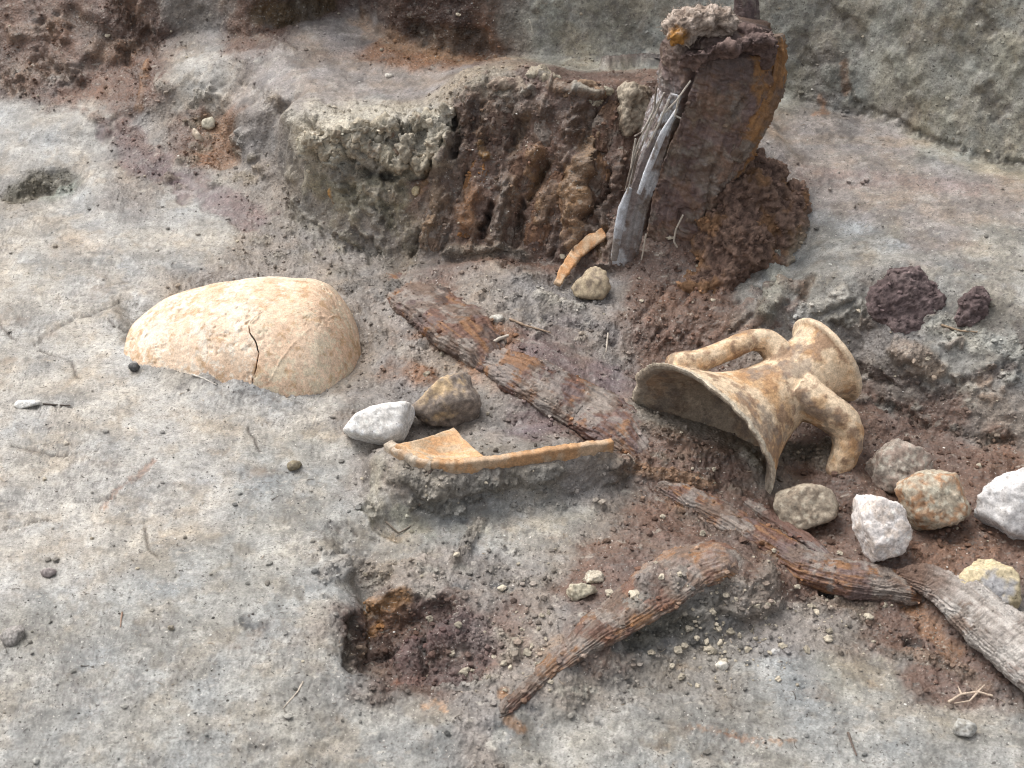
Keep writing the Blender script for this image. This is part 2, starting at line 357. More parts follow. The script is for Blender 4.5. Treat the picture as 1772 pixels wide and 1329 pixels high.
for px, py, ch in [(740, 240, 'W'), (690, 280, 'W'), (590, 250, 'W'), (560, 330, 'D'), (620, 360, 'D'), (780, 190, 'T'), (820, 200, 'P'), (850, 300, 'B'), (800, 350, 'B'), (760, 420, 'B'), (1340, 500, 'G'), (1400, 520, 'G'),
                   (380, 240, 'R'), (600, 1100, 'P'), (650, 1080, 'R'), (700, 1110, 'P'), (760, 1090, 'P'), (1100, 520, 'B'), (1200, 600, 'B'), (1120, 780, 'B'), (1180, 720, 'D'),
                   (700, 830, 'S'), (800, 840, 'S'), (900, 820, 'D'), (680, 900, 'G'), (800, 890, 'G'), (900, 890, 'L'), (940, 910, 'L'), (1000, 620, 'U'), (1040, 660, 'U'), (690, 90, 'R'), (760, 100, 'R'), (820, 80, 'R'), (480, 45, 'P'), (560, 0, 'P'),
                   (720, 30, 'P'), (800, 40, 'P'), (880, 40, 'D'), (650, 20, 'P'), (180, 120, 'B'), (60, 100, 'B'), (240, 60, 'P'), (860, 1080, 'B'), (850, 1130, 'B'), (780, 1150, 'P'), (1720, 560, 'G'), (1560, 640, 'S'), (1500, 620, 'S'), (20, 200, 'L'), (100, 200, 'L'), (565, 1060, 'G'), (555, 1120, 'G'), (565, 1185, 'G'), (620, 1215, 'G'), (700, 1230, 'G'), (620, 1000, 'G'), (540, 1000, 'G'), (500, 1060, 'G'), (800, 1235, 'S'), (40, 330, 'D')]:
    cpts.append(on(px, py)); ccol.append(PAL[ch]); camp.append(AMP[ch]); clet.append(ch)
cpts = np.array(cpts); ccol = np.array(ccol); camp = np.array(camp)
# ---- grid: fans out from under the camera, rows spaced by true surface length
az = np.radians(np.concatenate([np.linspace(-62, -33.5, 50), np.linspace(-33, 33, 860), np.linspace(33.5, 62, 50)]))
rr = np.concatenate([np.arange(.42, 3.25, .003), np.linspace(3.3, 4.2, 8)])
NR = 800
VX = np.zeros((len(az), NR)); VY = np.zeros((len(az), NR))
for k, a in enumerate(az):
    x, y = rr * math.sin(a), rr * math.cos(a); z = zat(x, y)
    dr = np.hypot(np.diff(rr), np.diff(z))
    dist = np.sqrt(rr ** 2 + (CAM_H - z) ** 2)
    tilt = np.abs((CAM_H - z[1:]) * np.diff(rr) + rr[1:] * np.diff(z)) / (dist[1:] * dr + 1e-9)     # how squarely the surface is seen
    wgt = dr * (.25 + tilt) / dist[1:]; wgt[rr[1:] > 2.9] *= .15
    cum = np.concatenate([[0], np.cumsum(wgt)]); t = np.interp(np.linspace(0, cum[-1], NR), cum, rr)
    VX[k], VY[k] = t * math.sin(a), t * math.cos(a)
RT = np.hypot(VX, VY)
ker = np.hanning(23); ker /= ker.sum()
RT = np.stack([np.convolve(np.pad(RT[:, j], 11, mode='edge'), ker, mode='valid') for j in range(NR)], 1)   # keep neighbouring rows together
VX, VY = RT * np.sin(az)[:, None], RT * np.cos(az)[:, None]
base = np.stack([VX, VY, zat(VX, VY)], -1).reshape(-1, 3)
NA = len(az)
ii = np.arange(NA * NR).reshape(NA, NR)
quads = np.stack([ii[:-1, :-1], ii[1:, :-1], ii[1:, 1:], ii[:-1, 1:]], -1).reshape(-1, 4)
bn = vnormals(base, quads)
if bn[len(bn) // 2, 2] < 0: quads = quads[:, ::-1].copy(); bn = -bn
# ---- patch colour / roughness with ragged borders
wp = base + np.stack([fbm(base, 11, 5, .6, off=3), fbm(base, 11, 5, .6, off=31), fbm(base, 13, 3, .6, off=57)], -1) * .030
tcol = np.zeros((len(base), 3), np.float32); tamp = np.zeros(len(base), np.float32)
def _patch(blk):
    q = wp[blk].astype(np.float32); m = q.mean(0)
    near = np.argsort(((cpts - m) ** 2).sum(1))[:40]
    d2 = ((q[:, None, :] - cpts[near][None].astype(np.float32)) ** 2).sum(-1)
    ww = 1 / (d2 + 6e-4) ** 3; ww /= ww.sum(1)[:, None]
    tcol[blk] = ww @ ccol[near].astype(np.float32); tamp[blk] = ww @ camp[near].astype(np.float32)
blks = [ii[a:a + 24, b:b + 24].ravel() for a in range(0, NA, 24) for b in range(0, NR, 24)]
list(_pool.map(_patch, blks))
steep = 1 - np.clip(bn[:, 2], 0, 1)
disp = np.zeros(len(base), np.float32)
bx, by = (np.ascontiguousarray(base[:, k].astype(np.float32)) for k in (0, 1))
def stroke(path, wpx, colour=None, k=1.0, dz=0.0, soft=.6, rag=.35, seed=0.0, amp=None):
    """a stain, a groove or a ridge along a line of photo points, carried to the ground"""
    q = np.array([on(*p) for p in path]); w = wpx * mpp(q.mean(0))
    lo, hi = q.min(0) - w * 2.2, q.max(0) + w * 2.2
    idx = np.where((bx > lo[0]) & (bx < hi[0]) & (by > lo[1]) & (by < hi[1]))[0]
    idx = idx[(base[idx, 2] > lo[2]) & (base[idx, 2] < hi[2])]
    if not len(idx): return
    b = base[idx]
    if rag: b = b + np.stack([fbm(b, .8 / w, 3, off=seed + 5), fbm(b, .8 / w, 3, off=seed + 40), fbm(b, .8 / w, 2, off=seed + 77)], -1) * w * rag
    best = np.full(len(idx), 9.0)
    if len(q) == 1: best = np.linalg.norm(b - q[0], axis=1)
    for a, c in zip(q[:-1], q[1:]):
        d = c - a; t = np.clip(((b - a) @ d) / max(d @ d, 1e-12), 0, 1)
        best = np.minimum(best, np.linalg.norm(b - a - t[:, None] * d, axis=1))
    m = 1 - sstep(w * (1 - soft), w, best)
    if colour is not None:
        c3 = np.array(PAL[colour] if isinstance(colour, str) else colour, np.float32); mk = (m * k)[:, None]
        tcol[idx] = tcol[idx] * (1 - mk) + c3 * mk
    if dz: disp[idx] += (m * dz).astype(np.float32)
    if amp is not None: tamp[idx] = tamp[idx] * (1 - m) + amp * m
BLACK = (.035, .03, .028); RUST = (.33, .15, .05); PALE = (.52, .48, .41); WHITE = (.66, .64, .60); PEAT = PAL['P']
# --- cracks and stains of the scraped floor
for k, pth in enumerate([[(60, 600), (75, 580), (100, 568), (130, 550), (180, 535), (230, 515)], [(70, 605), (120, 622), (130, 645), (140, 655)], [(190, 555), (210, 570), (235, 590)], [(0, 918), (50, 905), (85, 895)],
                         [(252, 915), (255, 940), (275, 968)], [(600, 905), (615, 925), (650, 935)], [(75, 700), (125, 703)], [(0, 560), (30, 590)], [(430, 740), (450, 780)], [(130, 870), (200, 860)], [(20, 770), (110, 790), (170, 780)]]):
    pj = [pth[0]]
    for a, c in zip(pth[:-1], pth[1:]):        # cracks wander between their turning points
        for t in (.25, .5, .75): pj.append((a[0] + (c[0] - a[0]) * t + rng.normal(0, 2.2), a[1] + (c[1] - a[1]) * t + rng.normal(0, 1.8)))
        pj.append(c)
    stroke(pj, 3.4, (.085, .07, .058), .95, -.0030, seed=k * 3.3, rag=.2, soft=.8)
stroke([(175, 878), (200, 850), (235, 825), (265, 800)], 9, (.25, .155, .11), .75, -.0015, seed=4, rag=1.0); stroke([(178, 880), (186, 872)], 8, (.36, .20, .12), .6, seed=5, rag=.9)
for k, (x, y, r, c, a) in enumerate([(130, 665, 60, (.50, .40, .28), .45), (60, 940, 60, (.46, .38, .28), .4), (300, 500, 60, (.42, .31, .2), .35), (330, 925, 50, (.46, .36, .24), .4), (100, 310, 60, PAL['D'], .3), (210, 590, 60, PALE, .5), (60, 480, 90, PALE, .4), (370, 820, 60, (.33, .33, .33), .4),
                                     (290, 760, 50, (.36, .35, .34), .4), (480, 960, 60, PALE, .4), (320, 470, 40, PAL['D'], .35), (150, 420, 60, (.48, .38, .28), .4), (60, 590, 50, PALE, .4), (200, 960, 70, PALE, .4), (70, 130, 70, PALE, .3), (560, 800, 60, (.36, .34, .31), .5), (110, 760, 60, PALE, .35)]):
    stroke([(x - r * .4, y + 3), (x + r * .4, y - 3)], r, c, a, seed=k * 7.1, soft=1.0, rag=.6)
stroke([(30, 345), (60, 320), (110, 315)], 34, (.12, .105, .075), .9, -.006, seed=2, amp=1.2); stroke([(85, 348), (120, 330), (135, 320)], 22, (.24, .25, .21), .9, .004, seed=9)
# purple-brown rotted plank lying in the clay
stroke([(195, 215), (240, 270), (300, 305), (350, 335), (410, 365), (440, 378)], 40, (.17, .125, .12), .9, -.003, seed=3, soft=.5, rag=.7); stroke([(235, 290), (300, 310)], 26, (.12, .08, .085), .7, seed=13)
stroke([(190, 150), (230, 180), (250, 130)], 40, (.14, .08, .058), .7, seed=15); stroke([(370, 220), (400, 240), (395, 270)], 42, (.21, .135, .09), .7, -.006, seed=16)
stroke([(255, 110), (250, 150), (240, 190)], 10, (.30, .16, .08), .8, .004, seed=17)
# rear shelf and wall stains
stroke([(620, 40), (690, 80), (780, 100), (880, 105)], 26, (.31, .20, .12), .5, seed=18, rag=.8); stroke([(730, 60), (830, 70)], 30, (.055, .045, .035), .7, -.008, seed=19); stroke([(450, 25), (520, 20), (560, 0)], 30, (.10, .065, .03), .8, -.006, seed=20)
stroke([(120, 30), (180, 70), (150, 110)], 30, (.06, .045, .035), .5, -.010, seed=21); stroke([(30, 60), (90, 50)], 26, (.27, .19, .13), .6, .006, seed=22); stroke([(170, 80), (230, 95)], 26, (.30, .20, .14), .6, .006, seed=23); stroke([(200, 10), (250, 40)], 30, (.08, .045, .03), .6, -.008, seed=27)
for k, (x, y) in enumerate([(1390, 90), (1460, 150), (1380, 140), (1480, 60), (1570, 120), (1660, 90), (1720, 180), (1620, 200), (1550, 40), (1700, 30), (960, 30), (1060, 50), (1440, 20), (1750, 100)]):
    stroke([(x - 12, y - 18), (x + 10, y + 16)], 22 + 9 * (k % 3), [(.12, .10, .075), (.27, .265, .215), (.17, .16, .12)][k % 3], .55, [-.005, .005, -.003][k % 3], seed=k * 2.7, rag=.7)
stroke([(1470, 150), (1490, 190), (1560, 205), (1580, 228), (1650, 255), (1700, 275), (1772, 285)], 9, (.10, .085, .06), .6, -.005, seed=24, rag=1.1); stroke([(1460, 110), (1466, 160)], 10, (.26, .13, .06), .6, seed=25)
stroke([(1420, 170), (1430, 195), (1410, 200)], 10, (.3, .14, .06), .6, seed=26)
stroke([(1330, 225), (1450, 240), (1600, 250)], 22, (.36, .28, .21), .5, seed=28); stroke([(1400, 300), (1550, 310), (1700, 330)], 30, (.30, .23, .21), .6, seed=29); stroke([(1400, 375), (1500, 400), (1560, 425)], 22, (.33, .335, .33), .7, seed=30)
stroke([(1420, 440), (1560, 445), (1700, 440)], 26, (.40, .375, .33), .6, seed=31)
# clay lip: undercut, rim, rust spots
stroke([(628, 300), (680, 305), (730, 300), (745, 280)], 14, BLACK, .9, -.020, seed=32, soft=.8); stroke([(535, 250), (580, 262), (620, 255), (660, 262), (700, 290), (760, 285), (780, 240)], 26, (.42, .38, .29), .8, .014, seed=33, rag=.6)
stroke([(560, 320), (600, 340), (640, 330), (690, 345)], 36, (.20, .18, .12), .8, .002, seed=34); stroke([(640, 330), (690, 345)], 14, (.42, .36, .29), .8, .006, seed=35); stroke([(668, 222), (676, 232)], 9, (.38, .15, .06), .9, .002, seed=36); stroke([(575, 330), (577, 350)], 6, (.50, .25, .06), .9, .002, seed=37)
stroke([(690, 260), (700, 275)], 10, (.40, .20, .12), .7, seed=38); stroke([(540, 290), (530, 330)], 16, (.24, .22, .17), .8, .004, seed=39)
for k, pth in enumerate([[(650, 225), (648, 262), (655, 290)], [(720, 205), (715, 240)], [(600, 245), (612, 275)], [(745, 215), (760, 250)], [(690, 215), (700, 240)]]): stroke(pth, 6, (.13, .11, .08), .7, -.008, seed=k + 41.5, rag=.6)
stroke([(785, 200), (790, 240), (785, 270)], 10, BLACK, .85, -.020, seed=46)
# peat bank: hanging slabs with deep slots between them
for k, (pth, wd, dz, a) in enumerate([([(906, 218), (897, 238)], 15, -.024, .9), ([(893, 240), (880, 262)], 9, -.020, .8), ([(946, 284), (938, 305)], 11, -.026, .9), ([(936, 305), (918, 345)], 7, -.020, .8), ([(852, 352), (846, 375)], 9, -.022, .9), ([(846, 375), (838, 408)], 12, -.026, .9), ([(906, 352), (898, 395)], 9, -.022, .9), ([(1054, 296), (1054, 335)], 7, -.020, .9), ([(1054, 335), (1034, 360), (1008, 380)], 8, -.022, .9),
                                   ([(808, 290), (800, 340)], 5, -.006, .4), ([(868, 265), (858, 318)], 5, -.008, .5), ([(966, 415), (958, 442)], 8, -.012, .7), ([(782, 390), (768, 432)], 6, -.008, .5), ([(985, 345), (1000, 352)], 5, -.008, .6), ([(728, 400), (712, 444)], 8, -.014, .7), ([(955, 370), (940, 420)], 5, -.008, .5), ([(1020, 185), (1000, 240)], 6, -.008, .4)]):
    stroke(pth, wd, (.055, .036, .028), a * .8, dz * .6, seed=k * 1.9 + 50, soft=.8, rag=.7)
for k, (pth, wd, c, dz) in enumerate([([(840, 270), (832, 250)], 10, (.30, .17, .05), .008), ([(815, 330), (805, 380)], 24, (.27, .14, .065), .012), ([(880, 310), (868, 380), (862, 430)], 22, (.17, .125, .09), .016), ([(930, 260), (915, 280)], 22, (.20, .12, .08), .016), ([(1010, 290), (990, 330), (1010, 360)], 32, (.22, .14, .08), .020),
                                      ([(960, 330), (940, 380)], 26, (.19, .125, .08), .014), ([(1000, 390), (985, 420)], 20, (.24, .145, .085), .010), ([(760, 330), (745, 400)], 22, (.17, .125, .085), .012), ([(1030, 240), (1020, 290)], 24, (.19, .13, .085), .012), ([(880, 190), (900, 180), (940, 190)], 30, (.12, .085, .065), .010),
                                      ([(960, 150), (1000, 160), (1040, 165)], 18, (.20, .13, .08), .010), ([(930, 125), (945, 135)], 14, (.40, .35, .27), .010), ([(905, 160), (920, 158)], 13, (.36, .31, .24), .010), ([(1000, 155), (1030, 165)], 12, (.38, .34, .27), .006), ([(835, 140), (820, 150)], 14, (.30, .26, .20), .008)]):
    stroke(pth, wd, c, .75, dz, seed=k * 2.3 + 70, rag=.55, soft=.75)
stroke([(1050, 120), (1100, 115), (1140, 110)], 22, (.11, .075, .07), .8, .02, seed=90)
# middle ground
stroke([(780, 440), (830, 438), (880, 440), (900, 445)], 20, (.26, .23, .19), .7, .008, seed=91, amp=1.3); stroke([(930, 515), (970, 525), (1000, 535)], 16, (.40, .36, .30), .8, .008, seed=92, amp=1.2); stroke([(950, 550), (1060, 570), (1060, 590)], 18, (.14, .125, .12), .7, -.004, seed=93, amp=1.2)
stroke([(600, 500), (640, 490), (680, 500)], 20, (.13, .12, .11), .6, .003, seed=94, amp=1.4); stroke([(700, 600), (760, 620), (790, 650)], 30, (.30, .27, .23), .7, -.004, seed=95); stroke([(640, 520), (690, 560)], 22, (.27, .23, .20), .6, -.003, seed=96)
for k, (a, b) in enumerate([((1190, 510), (1130, 590)), ((1240, 500), (1180, 590)), ((1280, 520), (1210, 600)), ((1150, 500), (1100, 560)), ((1330, 520), (1270, 575))]):
    stroke([a, b], 6, (.09, .055, .045), .7, -.005, seed=97 + k, rag=.6); stroke([(a[0] + 18, a[1]), (b[0] + 18, b[1])], 12, (.23, .13, .09), .5, .004, seed=103 + k, rag=.5)
stroke([(1340, 450), (1350, 500), (1330, 540)], 26, (.30, .285, .23), .8, .010, seed=110, amp=.9); stroke([(1370, 545), (1420, 530), (1460, 510)], 18, (.42, .40, .36), .8, .004, seed=111, amp=.9); stroke([(1400, 480), (1390, 510)], 14, (.14, .10, .07), .7, -.006, seed=112)
# scarp on the right
stroke([(1490, 640), (1560, 660), (1640, 680), (1740, 640)], 20, (.15, .115, .10), .7, -.008, seed=113, amp=1.3); stroke([(1560, 600), (1620, 640)], 26, (.27, .19, .13), .6, .006, seed=114, amp=1.2); stroke([(1510, 690), (1560, 716), (1600, 735)], 12, (.09, .065, .05), .6, -.006, seed=115, amp=1.2, rag=1.0); stroke([(1640, 742), (1690, 762), (1750, 760)], 12, (.09, .065, .05), .6, -.006, seed=116.5, amp=1.2, rag=1.0)
stroke([(1620, 560), (1700, 590), (1760, 600)], 34, (.33, .32, .28), .7, .002, seed=116, amp=.9); stroke([(1450, 570), (1480, 600)], 20, (.13, .11, .095), .7, -.006, seed=117); stroke([(1760, 560), (1772, 600)], 12, (.08, .06, .05), .7, seed=118); stroke([(1490, 760), (1500, 800)], 18, (.11, .075, .06), .6, seed=119)
# vessel pit
stroke([(1110, 730), (1160, 755), (1250, 790)], 14, (.13, .09, .065), .6, .003, seed=120, amp=1.3); stroke([(1370, 780), (1430, 800), (1440, 770)], 30, (.19, .175, .14), .7, .004, seed=121, amp=1.2); stroke([(1100, 810), (1180, 830), (1230, 840)], 18, (.22, .13, .07), .6, .004, seed=122, amp=1.3)
stroke([(1290, 780), (1310, 810)], 16, (.20, .19, .155), .6, .004, seed=123)
# mud plinth and the smooth scraped clay before it
stroke([(690, 820), (760, 845), (860, 830), (960, 815)], 24, (.20, .18, .15), .7, .005, seed=124, amp=.8); stroke([(660, 800), (655, 850), (650, 890)], 22, (.27, .255, .21), .7, .004, seed=125); stroke([(720, 870), (760, 880), (830, 862)], 14, (.13, .12, .10), .6, -.006, seed=126, amp=1.2)
stroke([(900, 925), (960, 900), (1010, 890)], 30, (.46, .44, .39), .75, .0, seed=127, amp=.05); stroke([(690, 890), (700, 900), (740, 920)], 24, (.30, .30, .25), .8, .0, seed=128, amp=.2); stroke([(790, 915), (840, 915)], 16, (.40, .38, .32), .6, seed=129, amp=.1)
stroke([(630, 880), (650, 915), (690, 935)], 8, (.13, .12, .09), .7, -.004, seed=130); stroke([(560, 1000), (600, 980), (680, 990), (760, 1000)], 28, (.26, .225, .19), .6, .001, seed=131, amp=1.2); stroke([(790, 975), (830, 905)], 16, (.2, .165, .13), .6, .004, seed=132, amp=1.5)
# peat pit
stroke([(600, 1070), (597, 1110), (602, 1160)], 18, (.05, .04, .03), .9, -.006, seed=133); stroke([(640, 1060), (680, 1035), (700, 1030)], 20, (.25, .135, .055), .75, .0, seed=134, amp=1.3); stroke([(660, 1080), (640, 1100)], 14, (.22, .11, .04), .8, seed=135); stroke([(700, 1140), (760, 1110), (800, 1080)], 40, (.10, .062, .058), .85, .010, seed=136, amp=1.1); stroke([(690, 1180), (720, 1170)], 16, (.20, .085, .05), .7, seed=137); stroke([(740, 1100), (730, 1160)], 10, BLACK, .8, -.008, seed=138); stroke([(650, 1140), (690, 1130)], 10, BLACK, .7, -.008, seed=139)
stroke([(835, 1090), (870, 1110), (880, 1140)], 26, (.33, .30, .25), .5, .004, seed=140, amp=1.8); stroke([(760, 1190), (820, 1185), (860, 1175)], 14, (.30, .27, .23), .7, .002, seed=141, amp=1.5)
for k, (x, y, wd) in enumerate([(800, 1015, 10), (875, 1018, 10), (1030, 1250, 10), (440, 1080, 16), (860, 1016, 10), (930, 1230, 9), (1130, 1110, 22), (1200, 1100, 30), (1090, 1120, 22), (1260, 1080, 18)]): stroke([(x - wd, y - 3), (x + wd, y + 3)], wd, (.08, .08, .08), .75, -.002, seed=k + 150.5, rag=.7)
# foreground bank
stroke([(1100, 1100), (1180, 1075), (1240, 1040)], 34, (.14, .13, .105), .7, -.008, seed=160, amp=1.6); stroke([(1250, 1000), (1290, 1030), (1300, 1050)], 20, (.22, .18, .15), .5, seed=161, amp=1.4); stroke([(870, 1200), (880, 1250), (900, 1260)], 14, (.30, .15, .06), .7, seed=162); stroke([(735, 1225), (755, 1215), (770, 1230)], 11, (.42, .27, .17), .7, seed=163, rag=.8); stroke([(960, 1110), (940, 1130)], 18, (.26, .18, .12), .5, seed=164)
stroke([(1190, 1255), (1240, 1265), (1310, 1285), (1370, 1280)], 8, (.32, .19, .11), .7, seed=165, rag=1.3); stroke([(1250, 1270), (1310, 1290)], 5, (.26, .13, .08), .8, seed=166, rag=1.2); stroke([(1400, 1060), (1440, 1040), (1500, 1060)], 30, (.20, .165, .13), .6, seed=167, amp=1.3); stroke([(1440, 1150), (1460, 1190)], 40, (.40, .39, .34), .5, seed=168)
stroke([(1180, 1290), (1100, 1300)], 30, (.40, .385, .34), .5, seed=169); stroke([(850, 1290), (870, 1270)], 14, (.50, .47, .40), .7, seed=170); stroke([(1600, 1230), (1680, 1250)], 26, (.36, .34, .30), .5, seed=171); stroke([(1570, 1130), (1650, 1150), (1700, 1190)], 22, (.20, .14, .10), .7, seed=172, amp=1.2)
stroke([(1425, 1025), (1440, 1030)], 12, BLACK, .9, -.008, seed=173); stroke([(1570, 1110), (1590, 1115)], 12, BLACK, .8, -.008, seed=174); stroke([(1540, 1130), (1570, 1140)], 16, (.09, .08, .07), .6, seed=175)
stroke([(1280, 1160), (1330, 1150)], 22, (.36, .35, .32), .5, seed=176); stroke([(1700, 950), (1600, 960), (1640, 990)], 40, (.20, .115, .075), .7, seed=177, amp=1.1); stroke([(1250, 900), (1330, 960), (1400, 1000)], 20, (.13, .10, .075), .6, seed=178, amp=1.4); stroke([(1180, 890), (1260, 930)], 24, (.12, .09, .07), .6, seed=179, amp=1.5)
for k in range(46):                  # small charcoal smears and stains over the scraped clay
    x, y = rng.uniform(0, 1050), rng.uniform(740, 1329) if k % 3 else rng.uniform(430, 740); r = rng.uniform(5, 16)
    stroke([(x, y), (x + rng.uniform(-1, 1) * 30, y + rng.uniform(-5, 5))], r, [(.13, .125, .12), (.30, .235, .17), (.23, .22, .20), (.48, .45, .40)][k % 4], rng.uniform(.3, .6), -.0006, seed=200 + k, rag=.9, soft=.9)
for k in range(34):
    x, y = rng.uniform(900, 1772), rng.uniform(1120, 1329); r = rng.uniform(6, 20)
    stroke([(x, y), (x + rng.uniform(-1, 1) * 40, y + rng.uniform(-6, 6))], r, [(.13, .125, .12), (.26, .20, .14), (.22, .21, .19), (.42, .41, .36)][k % 4], rng.uniform(.3, .65), -.0008, seed=300 + k, rag=.9, soft=.9)

# shade in the gap along the jar's broken edge painted dark, clay pressed against its end
stroke([(240, 626), (270, 629), (300, 636), (340, 642), (385, 641), (425, 652), (460, 667), (500, 686)], 6, (.10, .085, .07), .8, -.006, seed=400, rag=.25, soft=.9)
stroke([(360, 655), (400, 650), (430, 662)], 14, (.24, .22, .20), .6, -.001, seed=401, rag=.6)
# earth bank under the bark slab
stroke([(1570, 1040), (1610, 1085), (1650, 1130)], 26, (.22, .115, .06), .8, -.004, seed=402, rag=.5); stroke([(1180, 860), (1260, 915), (1340, 970), (1420, 1010)], 16, (.24, .135, .065), .7, .002, seed=403, rag=.4)

# lumps of trodden earth
for (x0, x1, y0, y1, n, cs, zz) in [(770, 1090, 440, 620, 34, [(.30, .265, .225), (.16, .14, .125), (.22, .18, .15), (.38, .345, .295)], .006), (620, 760, 470, 600, 14, [(.25, .22, .19), (.15, .135, .12)], .005), (1440, 1772, 490, 760, 36, [(.33, .31, .27), (.16, .12, .10), (.24, .175, .13), (.38, .37, .33)], .007),
                                     (1100, 1400, 490, 600, 20, [(.20, .125, .095), (.13, .085, .068), (.25, .165, .12)], .005), (1060, 1280, 780, 880, 20, [(.22, .14, .09), (.13, .095, .07), (.19, .165, .13)], .006), (640, 1060, 820, 890, 18, [(.26, .235, .195), (.15, .135, .11)], .005), (280, 520, 130, 330, 26, [(.36, .335, .285), (.22, .19, .145), (.28, .23, .17)], .007), (440, 720, 400, 480, 20, [(.28, .25, .21), (.18, .165, .14)], .005), (560, 1000, 940, 1040, 22, [(.28, .25, .21), (.17, .15, .125), (.36, .335, .29)], .004)]:
    for k in range(n):
        x, y, r = rng.uniform(x0, x1), rng.uniform(y0, y1), rng.uniform(6, 17)
        stroke([(x - r * .5, y), (x + r * .5, y + rng.uniform(-4, 4))], r, cs[k % len(cs)], rng.uniform(.3, .7), zz * rng.uniform(-.6, 1.0), seed=500 + k + x0, rag=.9, soft=.7, amp=1.1)

for (x0, x1, y0, y1, n, cs, zz, dx, dy) in [(505, 720, 300, 440, 46, [(.26, .24, .18), (.15, .135, .105), (.21, .185, .14), (.32, .29, .23)], .009, 6, 14), (530, 790, 205, 300, 30, [(.42, .385, .31), (.26, .22, .165), (.46, .43, .36)], .010, 8, 10), (735, 1070, 160, 440, 70, [(.17, .115, .085), (.23, .15, .10), (.115, .08, .065), (.26, .16, .085), (.20, .155, .125)], .008, -9, 26), (270, 500, 60, 190, 16, [(.33, .30, .26), (.24, .20, .16)], .006, 10, 4), (0, 260, 0, 160, 30, [(.20, .125, .09), (.11, .075, .058), (.28, .20, .15)], .012, 10, 14)]:
    for k in range(n):
        x, y, r = rng.uniform(x0, x1), rng.uniform(y0, y1), rng.uniform(6, 18)
        stroke([(x - dx, y - dy), (x + dx, y + dy)], r, cs[k % len(cs)], rng.uniform(.3, .7), zz * rng.uniform(-.9, 1.0), seed=900 + k + x0, rag=1.0, soft=.6)

stroke([(740, 1062), (820, 1075), (850, 1120), (790, 1165), (720, 1165)], 40, (.115, .078, .07), .75, -.004, seed=700, rag=.7, amp=1.2); stroke([(610, 1090), (606, 1150), (640, 1175)], 16, (.055, .042, .034), .7, -.004, seed=701, rag=.7)

stroke([(40, 140), (130, 185), (210, 225)], 30, (.15, .085, .06), .6, .004, seed=710, rag=.9, amp=.9); stroke([(210, 225), (260, 265)], 26, (.16, .10, .08), .6, .002, seed=711, rag=.9, amp=.7)
stroke([(1160, 1010), (1230, 1030), (1290, 1040), (1330, 1010)], 44, (.255, .23, .20), .55, .006, seed=712, rag=.7, amp=1.1)

stroke([(20, 60), (120, 100), (220, 150)], 60, (.17, .095, .065), .45, .0, seed=720, rag=.9)
# ------------------------------------------------------------------ relief along the true surface normal
wq = base + np.stack([fbm(base, 30, 2, off=7), fbm(base, 30, 2, off=17), fbm(base, 30, 2, off=27)], -1) * .012
vert = base.copy(); vert[:, 2] *= .35                        # peat faces break in hanging strips
big = fbm(base, 9, 3, off=2)
lump = fbm(wq, 38, 4, .55, off=5); rg = ridged(wq * np.array([1, .8, .8]), 55, 3, off=8); fine = fbm(base, 170, 3, .6, off=6)
strips = ridged(vert + .012 * fbm(base, 20, 2, off=91)[:, None] + .004 * lump[:, None], 26, 4, off=4)
bankm = sstep(.22, .5, steep)
disp += (.0035 * big * (.5 + tamp) + tamp * (.0046 * lump + .0030 * np.minimum(rg, .6)) + (.0005 + .0019 * tamp) * fine + bankm * tamp * .0060 * (strips - .3)).astype(np.float32)
gx = fbm(base * np.array([1, 1.6, 1]), 50, 4, off=61)                                         # trowel drag on the floor
disp += (np.clip(1 - tamp * 1.6, 0, 1) * .0017 * gx).astype(np.float32)
flat = np.clip(1.15 - tamp * 1.6, 0, 1)
clus = sstep(-.05, .35, fbm(base, 6, 4, .6, off=101))
mk1 = sstep(.20, .38, fbm(base * np.array([1, 1.7, 1]), 75, 4, .64, off=103)) * (.15 + .85 * clus)        # smeared organic marks, slightly pitted
mk2 = sstep(.30, .45, fbm(base * np.array([1, 1.9, 1]), 210, 3, .6, off=107)) * (.3 + .7 * clus)
mk3 = sstep(.22, .5, fbm(base * np.array([1, 2.0, 1]), 34, 4, .62, off=109))
disp -= (flat * (.0005 * mk1 + .0002 * mk2 - .0005 * mk3)).astype(np.float32)
far = np.hypot(base[:, 0], base[:, 1]) > 2.9
ter = base + bn * np.where(far, 0, disp)[:, None]
tn = vnormals(ter, quads)
tcol *= (1 + .20 * fbm(base, 28, 4, .6, off=71) + .14 * fine)[:, None]
hue = fbm(base, 11, 3, off=81)
tcol *= np.stack([1 + .07 * hue, np.ones_like(hue), 1 - .10 * hue], -1)
for mk, cc, kk_ in ((mk3, (.45, .43, .40), .35), (mk1, (.17, .155, .145), .5), (mk2, (.10, .09, .085), .42)):
    a_ = (flat * mk * kk_)[:, None]; tcol = tcol * (1 - a_) + np.array(cc, np.float32) * a_
sm1 = sstep(.0, .5, fbm(base * np.array([1, 1.15, 1]), 13, 5, .62, off=113)); sm2 = sstep(.05, .5, fbm(base, 17, 5, .62, off=117)); fl2 = np.clip(1.3 - tamp * 1.6, 0, 1)
tcol *= (1 - .26 * fl2 * sm1)[:, None]                                     # wetter, darker clay where it was smeared last
tcol *= 1 - (fl2 * sm2)[:, None] * np.array((.04, .09, .15), np.float32)   # brownish smears
tcol = np.clip(tcol, .012, .8)
M_SOIL = soil_material('moist soil')
qc = base[quads].mean(1); qs = steep[quads].mean(1)
foot_a = np.array(foot_xy)
wall_y = np.interp(qc[:, 0], foot_a[:, 0], foot_a[:, 1])
zone = np.zeros(len(quads), np.int8)
zone[qc[:, 1] > wall_y - .006] = 1
ply = P(780, 300, .12)
